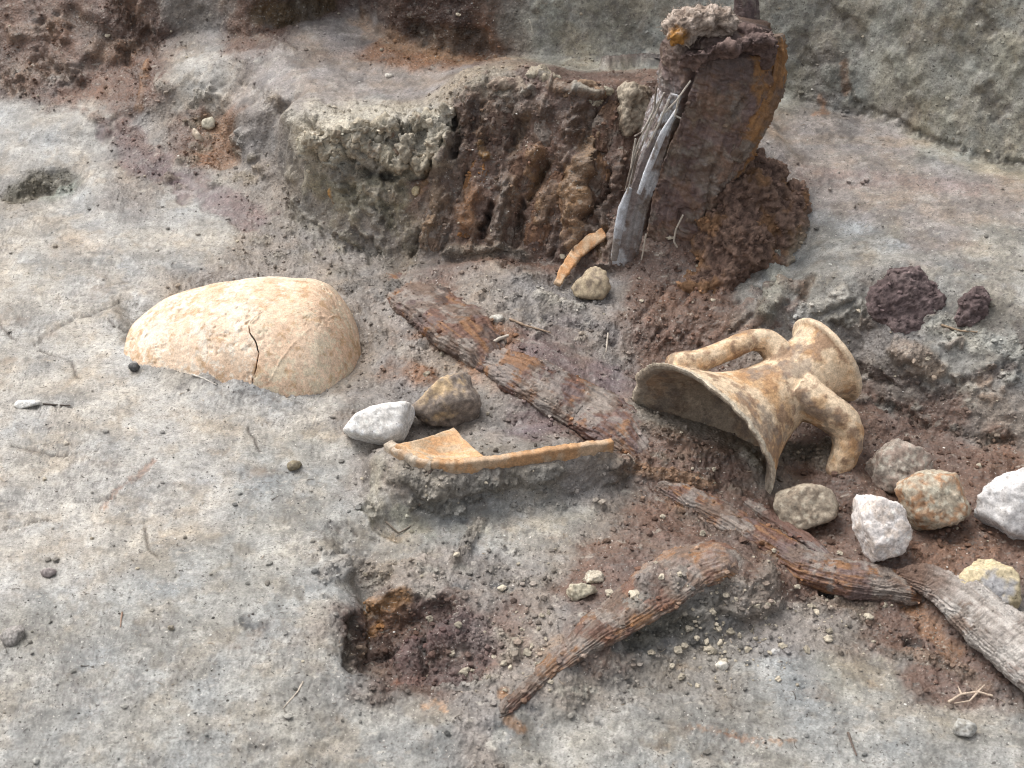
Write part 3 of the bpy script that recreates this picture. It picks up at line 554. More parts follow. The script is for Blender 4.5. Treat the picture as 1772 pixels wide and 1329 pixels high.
bank = (zone == 0) & (qs > .16) & (qc[:, 1] > 1.68) & (qc[:, 1] < 1.98) & (qc[:, 2] > .018)
zone[bank & (qc[:, 0] > P(500, 300, .1)[0]) & (qc[:, 0] < ply[0])] = 2
zone[bank & (qc[:, 0] >= ply[0]) & (qc[:, 0] < P(1330, 300, .1)[0])] = 3
shelf = (zone == 0) & (qc[:, 2] > .14) & (qc[:, 1] > 1.80)
zone[shelf & (qc[:, 0] < P(1180, 200, .2)[0])] = 4
zone[(zone == 0) & (qc[:, 0] > P(1390, 420, .1)[0]) & (qc[:, 1] > np.interp(qc[:, 0], [.3, .9], [P(1440, 600, .03)[1], P(1790, 780, -.02)[1]]))] = 5
for zid, nm in enumerate(['ground', 'excavation_wall', 'clay_bank', 'peat_bank', 'earth_shelf', 'earth_slope']):
    f = quads[zone == zid]
    if not len(f): continue
    used = np.unique(f); remap = np.zeros(len(ter), np.int64); remap[used] = np.arange(len(used))
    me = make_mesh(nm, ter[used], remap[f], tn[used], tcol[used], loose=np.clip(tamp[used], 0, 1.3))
    tag(link(nm, me, M_SOIL), kind='structure')
# ------------------------------------------------------------------ builders for the finds
def at_y(px, py, y):
    d = ray(px, py); t = y / d[1]; return np.array([0, 0, CAM_H]) + d * t
def depth(p): return float(p[1] * CP - (p[2] - CAM_H) * SP)
def ico(sub):
    import bmesh
    bm = bmesh.new(); bmesh.ops.create_icosphere(bm, subdivisions=sub, radius=1.0)
    v = np.array([x.co[:] for x in bm.verts]); f = np.array([[x.index for x in q.verts] for q in bm.faces]); bm.free()
    return v / np.linalg.norm(v, axis=1)[:, None], f
ICO = {k: ico(k) for k in (1, 2, 3, 4, 5)}
def mixc(a, b, t): return np.asarray(a)[None] * (1 - t[:, None]) + np.asarray(b)[None] * t[:, None]
def rock_mesh(name, outline, thick, seed, cols, rough=.02, facets=14, soft=44, sub=5, dd=0.0, lumpy=0.0, bite=.70):
    """convex-faceted stone whose silhouette follows the outline; thick = half depth as a share of half width"""
    o = np.array(outline, float); c = (o.max(0) + o.min(0)) / 2; hw = (o.max(0) - o.min(0)).max() / 2
    g = on(c[0], o[:, 1].max() - .25 * (o[:, 1].max() - c[1]))
    D = depth(g) + dd; s = D / FPX; cen = PD(c[0], c[1], D)
    r = np.random.default_rng(seed); pl = []
    q = (o - c) * np.array([1, -1]) / hw
    if np.sum(q[:, 0] * np.roll(q[:, 1], -1) - np.roll(q[:, 0], -1) * q[:, 1]) < 0: q = q[::-1]
    for a, b in zip(q, np.roll(q, -1, 0)):
        e = b - a; n = np.array([e[1], -e[0]]); n /= max(np.linalg.norm(n), 1e-9); tl = r.uniform(-.35, .35)
        n3 = np.array([n[0], n[1], tl]); k = np.linalg.norm(n3); pl.append((n3 / k, max(n @ a, .12) / k))
    for k in range(facets):
        n = r.normal(size=3); n[2] = abs(n[2]) * 1.1 + .35; n[:2] *= .9; n /= np.linalg.norm(n)
        sup = max(abs(n[0]) * np.abs(q[:, 0]).max() + abs(n[1]) * np.abs(q[:, 1]).max(), .01)
        pl.append((n, (thick * abs(n[2]) + .80 * sup) * r.uniform(bite, 1.0)))
    for k in range(4):
        n = r.normal(size=3); n[2] = -abs(n[2]) - .6; n /= np.linalg.norm(n); pl.append((n, thick * r.uniform(.8, 1.1)))
    d, f = ICO[sub]
    inv = np.stack([np.maximum(d @ n, 0) / h for n, h in pl], -1)
    rad = 1 / np.power(np.power(inv, soft).sum(-1), 1 / soft)
    v = d * rad[:, None]
    off = seed * 3.17
    v = v * (1 + rough * 2.0 * fbm(v, 3.0, 5, .62, off=off) + rough * .55 * fbm(v, 13, 4, .65, off=off + 3) - rough * 1.6 * sstep(.55, .95, ridged(v, 2.3, 2, off=off + 8)) + lumpy * ridged(v, 4, 3, off=off + 5))[:, None]
    w = (v[:, :1] * V_R + v[:, 1:2] * V_U - v[:, 2:] * V_F) * hw * s
    # colours: two or three mineral tones in veined patches
    n1 = fbm(v, 2.2, 5, .6, off=off + 11); n2 = fbm(v, 5.5, 4, .6, off=off + 21); n3 = fbm(v, 22, 3, .6, off=off + 31)
    col = mixc(cols[0], cols[1], sstep(-.15, .35, n1)); col = col * (1 - sstep(.15, .45, n2) * .8)[:, None] + np.asarray(cols[2])[None] * (sstep(.15, .45, n2) * .8)[:, None]
    col = np.clip(col * (1 + .45 * n3 + .2 * n2)[:, None], .01, .82)
    return make_mesh(name, w, f, cols=col), cen
def rock(name, label, cat, outline, thick, seed, cols, mat, group=None, patch=None, **kw):
    me, cen = rock_mesh(name, outline, thick, seed, cols, **kw)
    if patch:                          # a stain of another colour, ragged border
        n = len(me.vertices); co = np.empty(n * 3, np.float32); me.vertices.foreach_get('co', co); co = co.reshape(-1, 3); c = np.empty(n * 4, np.float32); me.color_attributes['Col'].data.foreach_get('color', c); c = c.reshape(-1, 4)
        px, py, r, pc = patch; s = mpp(cen); d = co - (PD(px, py, depth(cen) - 30 * s) - cen); m = (1 - sstep(.5, 1, (np.linalg.norm(d, axis=1) / (r * s)) + .5 * fbm(co, 60, 4, .6)))[:, None]
        c[:, :3] = c[:, :3] * (1 - m) + np.array(pc) * (1 + .3 * fbm(co, 200, 3)[:, None]) * m; me.color_attributes['Col'].data.foreach_set('color', c.ravel())
    o = link(name, me, mat); o.location = cen + np.array([0, 0, -.004 if cat == 'stone' else -.001]); return tag(o, label, cat, group)
def frames(path):
    p = np.asarray(path, float); t = np.gradient(p, axis=0); t /= np.linalg.norm(t, axis=1)[:, None]
    return p, t
def resample(path, n, *vals):
    p = np.asarray(path, float); d = np.concatenate([[0], np.cumsum(np.linalg.norm(np.diff(p, axis=0), axis=1))]); s = np.linspace(0, d[-1], n)
    # smooth (Catmull-like) by dense linear then averaging
    out = np.stack([np.interp(s, d, p[:, k]) for k in range(3)], -1)
    k = max(3, n // (2 * max(2, len(p))) | 1); ker = np.hanning(k + 2)[1:-1]; ker /= ker.sum()
    for ax in range(3):
        e = np.pad(out[:, ax], k // 2, mode='reflect', reflect_type='odd'); out[:, ax] = np.convolve(e, ker, 'valid')
    return (out, s) + tuple(np.interp(s, d, v) for v in vals)
def tube(path, rw, rh, n=60, m=16, up=(0, 0, 1), power=2.0, disp=None, caps=True, side_fix=None):
    """swept tube; rw / rh half width and half height along the path; disp(theta, s, pos) adds to the radius"""
    rw = np.broadcast_to(np.asarray(rw, float), (len(path),)); rh = np.broadcast_to(np.asarray(rh, float), (len(path),))
    p, s, w, h = resample(path, n, rw, rh)
    _, t = frames(p); u = np.broadcast_to(np.asarray(up, float), p.shape); side = np.cross(t, u); side = side if side_fix is None else np.broadcast_to(np.asarray(side_fix, float), p.shape) - t * (t @ np.asarray(side_fix, float))[:, None]
    side = side / np.linalg.norm(side, axis=1)[:, None]; u2 = np.cross(side, t)
    th = np.linspace(0, 2 * math.pi, m, endpoint=False); c, sn = np.cos(th), np.sin(th)
    cx = np.sign(c) * np.abs(c) ** (2 / power); sx = np.sign(sn) * np.abs(sn) ** (2 / power)
    pos = p[:, None] + side[:, None] * (w[:, None] * cx)[..., None] + u2[:, None] * (h[:, None] * sx)[..., None]
    TH, SS = np.meshgrid(th, s)
    if disp is not None:
        dirv = side[:, None] * cx[None, :, None] + u2[:, None] * sx[None, :, None]
        pos = pos + dirv * disp(TH, SS, pos)[..., None]
    v = pos.reshape(-1, 3); k = np.arange(n * m).reshape(n, m); k2 = np.roll(k, -1, 1)
    f = np.stack([k[:-1], k2[:-1], k2[1:], k[1:]], -1).reshape(-1, 4)
    if caps:
        v = np.concatenate([v, p[:1] - t[:1] * min(w[0], h[0]) * .3, p[-1:] + t[-1:] * min(w[-1], h[-1]) * .3]); a, b = len(v) - 2, len(v) - 1
        f = np.concatenate([f, np.stack([k2[0], k[0], np.full(m, a), np.full(m, a)], -1), np.stack([k[-1], k2[-1], np.full(m, b), np.full(m, b)], -1)])
        TH = np.append(TH.ravel(), [0, 0]); SS = np.append(SS.ravel(), [s[0], s[-1]])
    return v, f, TH.ravel(), SS.ravel()
def tri_fix(f):                      # quads with a doubled corner become triangles
    return [list(dict.fromkeys(q)) for q in f.tolist()]
def quads_to_mesh(name, v, f, cols=None):
    return make_mesh(name, v, tri_fix(f), cols=cols)
def evaluated(o):
    dg = bpy.context.evaluated_depsgraph_get(); e = o.evaluated_get(dg); me = e.to_mesh()
    v = np.empty(len(me.vertices) * 3, np.float32); me.vertices.foreach_get('co', v)
    me.calc_loop_triangles(); f = np.empty(len(me.loop_triangles) * 3, np.int32); me.loop_triangles.foreach_get('vertices', f)
    e.to_mesh_clear(); return v.reshape(-1, 3), f.reshape(-1, 3)
def fuse(pieces, voxel, smooth=8, fac=.5):
    """several closed pieces grown into one skin"""
    V, F, k = [], [], 0
    for v, f in pieces:
        V.append(np.asarray(v)); F += [[i + k for i in q] for q in (f if isinstance(f, list) else tri_fix(f))]; k += len(v)
    me = bpy.data.meshes.new('fuse'); me.from_pydata(np.concatenate(V).tolist(), [], F); me.update()
    o = bpy.data.objects.new('fuse', me); COL.objects.link(o)
    m = o.modifiers.new('r', 'REMESH'); m.mode = 'VOXEL'; m.voxel_size = voxel
    m = o.modifiers.new('s', 'SMOOTH'); m.factor = fac; m.iterations = smooth
    bpy.context.view_layer.update(); v, f = evaluated(o)
    bpy.data.objects.remove(o); bpy.data.meshes.remove(me); return v, f
def split(v, f, which, names, mat, parent, cols, nrm=None):
    nrm = vnormals(v, f) if nrm is None else nrm
    out = []
    for k, nm in enumerate(names):
        g = f[which == k]
        if not len(g): continue
        used = np.unique(g); rm = np.zeros(len(v), np.int64); rm[used] = np.arange(len(used))
        out.append(link(nm, make_mesh(nm, v[used], rm[g], nrm[used], cols[used]), mat, parent))
    return out
def plain_material(name, rough=.75, bump=.3, spec=.3, scale=500, speck=None):
    s = NT(name); c = s.attr(); n3 = s.noise(scale, 4, .6); n2 = s.noise(scale * .28, 4, .6, w=4.4)
    c = s.mix(1.0, c, s.grey(s.ramp(n3, .3, .7, .80, 1.18)), 'MULTIPLY'); c = s.mix(1.0, c, s.grey(s.ramp(n2, .3, .7, .86, 1.12)), 'MULTIPLY')
    if speck: c = s.mix(s.mul(s.ramp(s.noise(scale * .8, 2, .5, w=9.), .66, .74), .7), c, speck)
    nb = s.bump(n2, bump, .0025); nb = s.bump(n3, bump, .0009, nb)
    return s.done(c, rough, nb, spec)
M_STONE = plain_material('weathered stone', .82, .35, .3, 480, (.10, .085, .07))
M_CER = plain_material('fired clay', .72, .22, .3, 520, (.30, .19, .11))
M_WOOD = plain_material('waterlogged wood', .62, .6, .4, 600, (.05, .035, .03))
M_BARK = plain_material('dry grey wood', .7, .5, .3, 650)
M_PEAT = plain_material('crumbly peat', .85, .9, .25, 380, (.03, .022, .02))
M_TWIG = plain_material('rootlet', .7, .2, .3, 800)
CREAM, TANC, ORNG, STAIN, GREYC = (.62, .47, .31), (.50, .33, .19), (.52, .30, .15), (.20, .125, .085), (.40, .355, .29)
# ---- large body of a vessel, two sherds still in place
root = empty('storage_jar_body', (SH_C[0], SH_C[1], 0.0)); tag(root, 'big cracked cream and orange curved jar body half buried in the light clay', 'pottery')
crk_px = [(437, 668), (437, 655), (443, 640), (448, 612), (443, 592), (432, 576), (431, 560), (447, 545), (470, 531), (505, 515), (520, 500)]
ck = [shell_hit(*p) for p in crk_px]; ck = np.array([c for c in ck if c is not None])
cth = np.arctan2(ck[:, 2] - SH_C[2], -(ck[:, 1] - SH_C[1])); order = np.argsort(cth); cth, ckx = cth[order], ck[order, 0]
th = np.linspace(-.55, 2.9, 300)
cx_at = np.interp(th, cth, ckx); gap = np.interp(th, [cth[0], cth[len(cth) // 2], cth[-3], cth[-1]], [.0011, .0009, .0002, .00003])
cx_at = cx_at + .0012 * fbm(np.stack([th * 9, th * 0, th * 0], -1), 1, 3)
xs = np.linspace(0, 1, 170)
scr = np.array([h for h in (shell_hit(*p) for p in [(470, 655), (485, 625), (505, 598), (535, 570), (575, 548), (606, 540)]) if h is not None])
for side in (0, 1):
    if side == 0: XL = (239 - 886) * SH_S; X = XL + (cx_at - gap - XL)[:, None] * xs[None]
    else: X = (cx_at + gap)[:, None] + (SH_WX[-1] - .0005 - cx_at - gap)[:, None] * (1 - (1 - xs[None]) ** 1.6)
    R = np.interp(X, SH_WX, SH_WR); kk = np.hanning(47); kk /= kk.sum()
    R = np.interp(X, np.linspace(SH_WX[0], SH_WX[-1], 400), np.convolve(np.pad(np.interp(np.linspace(SH_WX[0], SH_WX[-1], 400), SH_WX, SH_WR), 23, mode='edge'), kk, 'valid'))
    T = np.broadcast_to(th[:, None], X.shape)
    p3 = np.stack([X, SH_C[1] - R * np.cos(T), SH_C[2] + R * np.sin(T)], -1).reshape(-1, 3)
    rn = .0012 * fbm(p3, 22, 3, off=2) + .0004 * fbm(p3, 160, 3, .6, off=3)
    pit = fbm(p3, 90, 3, .6, off=44); rn -= .0016 * sstep(.3, .5, pit) * sstep(-.1, .3, fbm(p3, 12, 2, off=45))
    if side == 1:
        dl = np.full(len(p3), 9.)
        for a, c in zip(scr[:-1], scr[1:]):
            d = c - a; t = np.clip(((p3 - a) @ d) / (d @ d), 0, 1); dl = np.minimum(dl, np.linalg.norm(p3 - a - t[:, None] * d, axis=1))
        rn += .0008 * (1 - sstep(.0008, .002, dl)); rn += .0006
    dirn = p3 - np.stack([p3[:, 0], np.full(len(p3), SH_C[1]), np.full(len(p3), SH_C[2])], -1); dirn /= np.maximum(np.linalg.norm(dirn, axis=1), 1e-6)[:, None]
    v = p3 + dirn * rn[:, None] - np.array(root.location)
    k = np.arange(v.shape[0]).reshape(X.shape); f = np.stack([k[:-1, :-1], k[:-1, 1:], k[1:, 1:], k[1:, :-1]], -1).reshape(-1, 4)
    n1 = fbm(p3, 9, 4, .6, off=12); n2 = fbm(p3, 26, 5, .62, off=13); n3 = fbm(p3 * np.array([.7, 1, 1]), 60, 4, .62, off=14)
    col = mixc((.72, .56, .42), (.66, .47, .33), sstep(-.3, .5, n1 + .25 * side))
    flake = sstep(.05, .14, fbm(p3, 130, 4, .65, off=17) + .8 * n2 - .12 + .25 * sstep(.1, -.3, (p3[:, 0] - SH_WX[5]) * 8) * (1 - side))          # lime crust flaking off
    col = col * (1 - .75 * flake[:, None]) + np.array([(.76, .68, .57), (.68, .59, .44)][side])[None] * .75 * flake[:, None]
    br = sstep(.3, .6, fbm(p3, 60, 5, .65, off=18) + .3 * n1) * .5
    col = col * (1 - br[:, None]) + np.array((.42, .25, .11))[None] * br[:, None]
    col = np.clip(col * (1 + .12 * n3)[:, None], .02, .8)
    o = link('sherd', make_mesh('sherd', v, f, cols=col), M_CER, root)
    m = o.modifiers.new('wall', 'SOLIDIFY'); m.thickness = .008; m.offset = -1
    o['label'] = ['long cream sherd with pitted lime crust', 'rounded orange sherd end with flaking crust'][side]
# ---- neck of an amphora with mouth, shoulder break and two handles
D0 = depth(P(1330, 745, .02))
Rc, Sc = PD(1437, 618, D0 + .026), PD(1200, 784, D0 - .024)
ax = Sc - Rc; AL = np.linalg.norm(ax); ax /= AL
upi = -.574 * V_R + .819 * V_U; e1 = upi - (upi @ ax) * ax; e1 /= np.linalg.norm(e1); e2 = np.cross(ax, e1)
if e2 @ V_F > 0: e2 = -e2
sc = D0 / FPX; kL = AL / 289.5
prof = np.array([(0, 76), (2, 82), (7, 86), (12, 86), (15, 76), (30, 67), (60, 63.5), (85, 62), (110, 63.5), (135, 69), (160, 79), (185, 93), (205, 109), (225, 128), (245, 148), (265, 168), (285, 188), (300, 202)], float)
phis = np.radians([0, 45, 90, 135, 180, 225, 270, 315, 360]); lmx = np.array([266, 246, 232, 224, 232, 240, 262, 287, 266.])
NP, NL = 220, 120
ph = np.linspace(0, 2 * math.pi, NP, endpoint=False)
lm = np.interp(ph, phis, lmx); lm = lm + 5.5 * perlin(np.stack([np.cos(ph) * 3, np.sin(ph) * 3, ph * 0], -1)) + 4 * perlin(np.stack([np.cos(ph) * 9, np.sin(ph) * 9, ph * 0 + 4], -1))
t = np.linspace(0, 1, NL)[None]
def amph(L, r, p): return Rc + ax * (np.asarray(L) * kL)[..., None] + (e1 * np.cos(p)[..., None] + e2 * np.sin(p)[..., None]) * (np.asarray(r) * sc)[..., None]
Lg = lm[:, None] * t; Pg = np.broadcast_to(ph[:, None], Lg.shape); Ro = np.interp(Lg, prof[:, 0], prof[:, 1]); Ri = Ro - np.interp(Lg, [0, 14, 50, 300], [9, 15, 14, 15])
outer = amph(Lg, Ro, Pg); inner = amph(Lg * .998 + .5, Ri, Pg)
vv = np.concatenate([outer.reshape(-1, 3), inner.reshape(-1, 3)]); a = np.arange(NP * NL).reshape(NP, NL); a2 = np.roll(a, -1, 0); b = a + NP * NL; b2 = np.roll(b, -1, 0)
ff = np.concatenate([np.stack([a[:, :-1], a2[:, :-1], a2[:, 1:], a[:, 1:]], -1).reshape(-1, 4), np.stack([b[:, :-1], b[:, 1:], b2[:, 1:], b2[:, :-1]], -1).reshape(-1, 4),
                     np.stack([a[:, 0], b[:, 0], b2[:, 0], a2[:, 0]], -1), np.stack([a[:, -1], a2[:, -1], b2[:, -1], b[:, -1]], -1)])
def hpath(pts3): return [Rc + ax * (L * kL) + (e1 * c + e2 * d) * sc for L, c, d in pts3]
h1 = hpath([(80, 32, 0), (72, 62, -3), (76, 88, -6), (98, 104, -8), (134, 111, -8), (172, 118, -6), (202, 127, -6), (222, 138, -6), (236, 148, -6)])
h2 = hpath([(92, -22, 30), (86, -48, 46), (77, -74, 55), (71, -98, 56), (72, -118, 50), (80, -136, 41), (91, -150, 30), (102, -163, 16)])
hp1 = tube(h1, np.array([40, 36, 33, 31, 30, 30, 31, 33, 34]) * sc, np.array([28, 23, 20, 19, 18.5, 18.5, 19, 19, 17]) * sc, 80, 36, power=2.5, side_fix=e2, disp=lambda T, S, p: .0016 * fbm(p.reshape(-1, 3), 28, 3, off=5).reshape(T.shape))
hp2 = tube(h2, np.array([50, 46, 43, 42, 42, 42, 42, 42]) * sc, np.array([32, 28, 25, 24, 23, 23, 23, 23]) * sc, 80, 36, disp=lambda T, S, p: .0016 * fbm(p.reshape(-1, 3), 28, 3, off=25).reshape(T.shape), power=2.6, side_fix=np.cross(ax, -e1 * .93 + e2 * .36))
# side direction of both straps stays square to the handle's plane
v, f = fuse([(vv, ff), hp1[:2], hp2[:2]], .0016, 6)
rel = v - Rc; L = rel @ ax / kL; o1 = rel @ e1 / sc; o2 = rel @ e2 / sc; rad = np.hypot(o1, o2)
nv = vnormals(v, f)
dent = np.linalg.norm(v - PD(1375, 602, D0), axis=1)
pr_ = np.interp(L, prof[:, 0], prof[:, 1])
edge = np.interp((np.arctan2(o2, o1) + 2 * math.pi) % (2 * math.pi), ph, lm, period=2 * math.pi) - L
n1 = fbm(v, 14, 4, .6, off=33); n2 = fbm(v, 45, 5, .62, off=34); n3 = fbm(v, 150, 4, .6, off=35)
v = v + nv * (.0006 * n2 + .0003 * n3 - .0012 * (edge < 9) * np.abs(n3))[:, None]
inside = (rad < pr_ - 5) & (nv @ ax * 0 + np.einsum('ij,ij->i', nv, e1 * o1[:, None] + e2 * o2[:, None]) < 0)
col = mixc((.64, .50, .35), TANC, sstep(-.15, .5, n1 + .3 * n2))
st = sstep(.02, .34, n2 + .55 * n1 - .06); col = col * (1 - .72 * st[:, None]) + np.array((.24, .155, .105))[None] * .72 * st[:, None]
og = sstep(.2, .5, fbm(v, 30, 4, .6, off=36)) * .42; col = col * (1 - og[:, None]) + np.array((.50, .27, .11))[None] * og[:, None]
dk = sstep(.15, .42, fbm(v, 22, 4, .6, off=37)) * .6 ; col = col * (1 - dk[:, None]) + np.array((.22, .18, .15))[None] * dk[:, None]
rimc = (L < 14) & (rad > 62); col[rimc] = col[rimc] * .45 + np.array((.66, .54, .40)) * .55
brk_e = (edge < 9) & (rad > 80); col[brk_e] = col[brk_e] * .25 + np.array((.52, .47, .38)) * .75
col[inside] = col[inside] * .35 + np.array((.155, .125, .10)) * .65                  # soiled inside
col = np.clip(col * (1 + .16 * n3)[:, None], .02, .8)
root = empty('amphora_neck', tuple(P(1330, 800, -.045))); tag(root, 'broken amphora neck and shoulder with two handles lying on its side', 'pottery')
fc = v[f].mean(1); rl = fc - Rc; fl = rl @ ax / kL; f1 = rl @ e1 / sc; f2 = rl @ e2 / sc; fr = np.hypot(f1, f2); fpr = np.interp(fl, prof[:, 0], prof[:, 1])
wh = np.zeros(len(f), int); wh[(fl < 20)] = 1
off_body = fr > fpr + 7; wh[off_body & (f1 > 0)] = 2; wh[off_body & (f1 < 0) & (fl < 190)] = 3
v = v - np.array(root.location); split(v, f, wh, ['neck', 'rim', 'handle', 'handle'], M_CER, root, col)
# ---- upright sherd on its plinth of mud
so = P(760, 800, .05); root = empty('potsherd', (so[0], so[1], .03)); tag(root, 'long orange upright sherd, its broken edge running along the mud plinth', 'pottery')
def wall_sheet(name, top, zb, th_, colr, seed, inward=(0, 0), m=10):
    tp, s = resample(top, 120)[:2]; _, tt = frames(tp); nrm = np.stack([-tt[:, 1], tt[:, 0], 0 * tt[:, 0]], -1); nrm /= np.linalg.norm(nrm, axis=1)[:, None]
    jag = .0016 * fbm(tp, 60, 4, .6, off=seed) + .0010 * fbm(tp, 240, 2, off=seed); tp = tp + np.array([0, 0, 1]) * jag[:, None]
    rows = []
    for side_ in (0, 1):
        for q in (np.linspace(1, 0, m) if side_ == 0 else np.linspace(0, 1, m)):
            base_ = tp.copy(); base_[:, 2] = tp[:, 2] * (1 - q) + zb * q
            base_ = base_ + nrm * ((0 if side_ == 0 else th_) + .004 * q * q * (1 if side_ else -1) * 0)[..., None] if False else base_ + nrm * (0 if side_ == 0 else th_)
            base_[:, :2] += np.array(inward) * q
            rows.append(base_)
    v = np.stack(rows, 1); v = v + (fbm(v.reshape(-1, 3), 120, 3, off=seed + 2) * .0005).reshape(v.shape[:2])[..., None]
    n_, m_ = v.shape[:2]; k = np.arange(n_ * m_).reshape(n_, m_); k2 = np.roll(k, -1, 1)
    f = np.stack([k[:-1], k[1:], k2[1:], k2[:-1]], -1).reshape(-1, 4).tolist() + [k[0].tolist(), k[-1][::-1].tolist()]
    vf = v.reshape(-1, 3); n2 = fbm(vf, 45, 4, .6, off=seed + 5); n3 = fbm(vf, 160, 3, .6, off=seed + 6)
    c = mixc(colr[0], colr[1], sstep(-.2, .3, n2)) * (1 + .2 * n3)[:, None]
    return link(name, make_mesh(name, vf - np.array(root.location), f, cols=np.clip(c, .02, .8)), M_CER, root)
wall_sheet('sherd_edge', [P(744, 801, .052), P(790, 803, .053), P(850, 797, .053), P(930, 784, .052), P(1000, 774, .050), P(1062, 766, .046)], .02, .009, ((.46, .27, .14), (.50, .36, .24)), 5)
wall_sheet('sherd_lip', [P(664, 768, .052), P(684, 781, .053), P(712, 794, .053), P(744, 802, .053)], .015, .012, ((.50, .42, .33), (.44, .30, .19)), 15)
# inner curved wall climbing behind the edge
A, B, Cc, Dd = P(684, 773, .054), P(785, 744, .050), P(838, 793, .045), P(744, 801, .050)
g1, g2 = np.meshgrid(np.linspace(0, 1, 40), np.linspace(0, 1, 30)); g1, g2 = g1[..., None], g2[..., None]
v = (A * (1 - g1) + B * g1) * (1 - g2) + (Dd * (1 - g1) + Cc * g1) * g2 - np.array([0, 0, .014]) * np.sin(g1 * math.pi) * np.sin(g2 * math.pi * .9); v = v.reshape(-1, 3); v[:, 2] += .0006 * fbm(v, 110, 3)
k = np.arange(1200).reshape(30, 40); f = np.stack([k[:-1, :-1], k[1:, :-1], k[1:, 1:], k[:-1, 1:]], -1).reshape(-1, 4)
lines_ = fbm(v * np.array([1, 4, 4]), 40, 3, off=8); c = mixc((.60, .36, .19), (.56, .42, .28), sstep(-.2, .4, lines_)) * (1 + .15 * fbm(v, 200, 2))[:, None]
o = link('inner_wall', make_mesh('inner_wall', v - np.array(root.location), f, cols=np.clip(c, .02, .8)), M_CER, root); m = o.modifiers.new('wall', 'SOLIDIFY'); m.thickness = .008; m.offset = 0
# ---- slim orange sherd leaning below the stump
pp = [on(964, 492, .004), on(976, 470, .012), on(996, 440, .02), on(1022, 418, .02), on(1046, 403, .018)]; s_ = mpp(pp[0])
v, f, T, S = tube(pp, np.array([6, 9, 11, 13, 9]) * s_, np.array([4, 4, 5, 5, 4]) * s_, 90, 32, up=(0, -.6, .8), power=5, disp=lambda T, S, p: .0016 * fbm(p.reshape(-1, 3), 70, 4, .6).reshape(T.shape))
c = np.clip(mixc((.50, .27, .13), (.52, .37, .24), sstep(-.2, .3, fbm(v, 60, 3))), .02, .8)
tag(link('slim_sherd', quads_to_mesh('slim_sherd', v, f, c), M_CER), 'slim curved orange sherd leaning at the foot of the stump', 'pottery')
ST = 'loose stones beside the amphora'
rock('stone', 'rounded brown stone touching the broken lower edge of the amphora', 'stone', [(1340, 852), (1365, 838), (1400, 831), (1430, 838), (1445, 862), (1450, 885), (1420, 905), (1385, 917), (1355, 900), (1342, 880)], .8, 3, ((.36, .30, .23), (.25, .20, .15), (.42, .37, .29)), M_STONE, ST, rough=.022)
rock('stone', 'grey brown stone at the back of the pile, right of the amphora handle', 'stone', [(1495, 800), (1520, 775), (1550, 753), (1580, 768), (1612, 786), (1620, 808), (1600, 840), (1555, 862), (1510, 855), (1496, 828)], .75, 8, ((.38, .30, .25), (.30, .26, .22), (.44, .41, .35)), M_STONE, ST, rough=.03, dd=.006)
rock('stone', 'rust stained greenish stone in the middle of the pile', 'stone', [(1545, 845), (1560, 825), (1600, 810), (1640, 810), (1665, 825), (1673, 860), (1660, 895), (1625, 912), (1585, 917), (1555, 885)], .8, 15, ((.40, .34, .26), (.36, .21, .12), (.44, .41, .33)), M_STONE, ST, rough=.022, dd=-.012)
rock('stone', 'small angular white stone at the front of the pile', 'stone', [(1500, 848), (1530, 858), (1565, 872), (1580, 912), (1565, 940), (1510, 969), (1480, 947), (1484, 905), (1478, 888)], .7, 21, ((.68, .63, .60), (.60, .52, .46), (.55, .52, .50)), M_STONE, ST, rough=.025, facets=14, soft=60, dd=-.02)
rock('stone', 'large rough white stone cut off by the right picture edge', 'stone', [(1677, 850), (1715, 830), (1740, 808), (1780, 798), (1830, 815), (1858, 860), (1835, 920), (1772, 938), (1730, 918), (1690, 892)], .8, 27, ((.68, .66, .65), (.60, .58, .57), (.50, .48, .46)), M_STONE, ST, rough=.03)
rock('stone', 'blocky yellow stone with a grey face lying against the bark', 'stone', [(1655, 980), (1690, 972), (1740, 969), (1756, 985), (1761, 1040), (1722, 1064), (1690, 1045), (1660, 1012), (1650, 1003)], .75, 33, ((.55, .46, .30), (.52, .43, .27), (.50, .42, .28)), M_STONE, ST, patch=(1722, 1020, 40, (.36, .35, .35)), rough=.022, facets=14, soft=60)
rock('stone', 'angular grey and tan lump standing beside the chalky white stone', 'stone', [(708, 690), (722, 668), (745, 652), (772, 645), (786, 631), (801, 632), (815, 650), (831, 690), (829, 720), (800, 739), (765, 736), (735, 720), (714, 708)], .8, 83, ((.23, .19, .16), (.17, .14, .12), (.28, .23, .19)), M_STONE, patch=(757, 676, 48, (.52, .38, .23)), rough=.025, facets=12, soft=50)
rock('stone', 'chalky white oval stone beside the angular grey and tan lump', 'stone', [(590, 742), (605, 722), (622, 706), (650, 695), (700, 689), (718, 698), (720, 730), (712, 752), (690, 767), (645, 769), (612, 760)], .8, 41, ((.72, .70, .67), (.68, .65, .61), (.60, .57, .53)), M_STONE, rough=.013, soft=22, facets=7, bite=.88)
rock('stone', 'tan wedge shaped stone below the slim orange sherd', 'stone', [(986, 495), (1008, 470), (1030, 455), (1050, 470), (1060, 500), (1042, 522), (1008, 517)], .7, 47, ((.36, .29, .20), (.24, .19, .14), (.40, .33, .23)), M_STONE, rough=.03, sub=4)
rock('stone', 'round cream stone in the rusty hollow at the upper left', 'stone', [(348, 210), (355, 201), (366, 198), (373, 206), (371, 217), (361, 222), (351, 219)], .8, 51, ((.52, .48, .38), (.46, .42, .33), (.5, .46, .38)), M_STONE, rough=.02, sub=3)
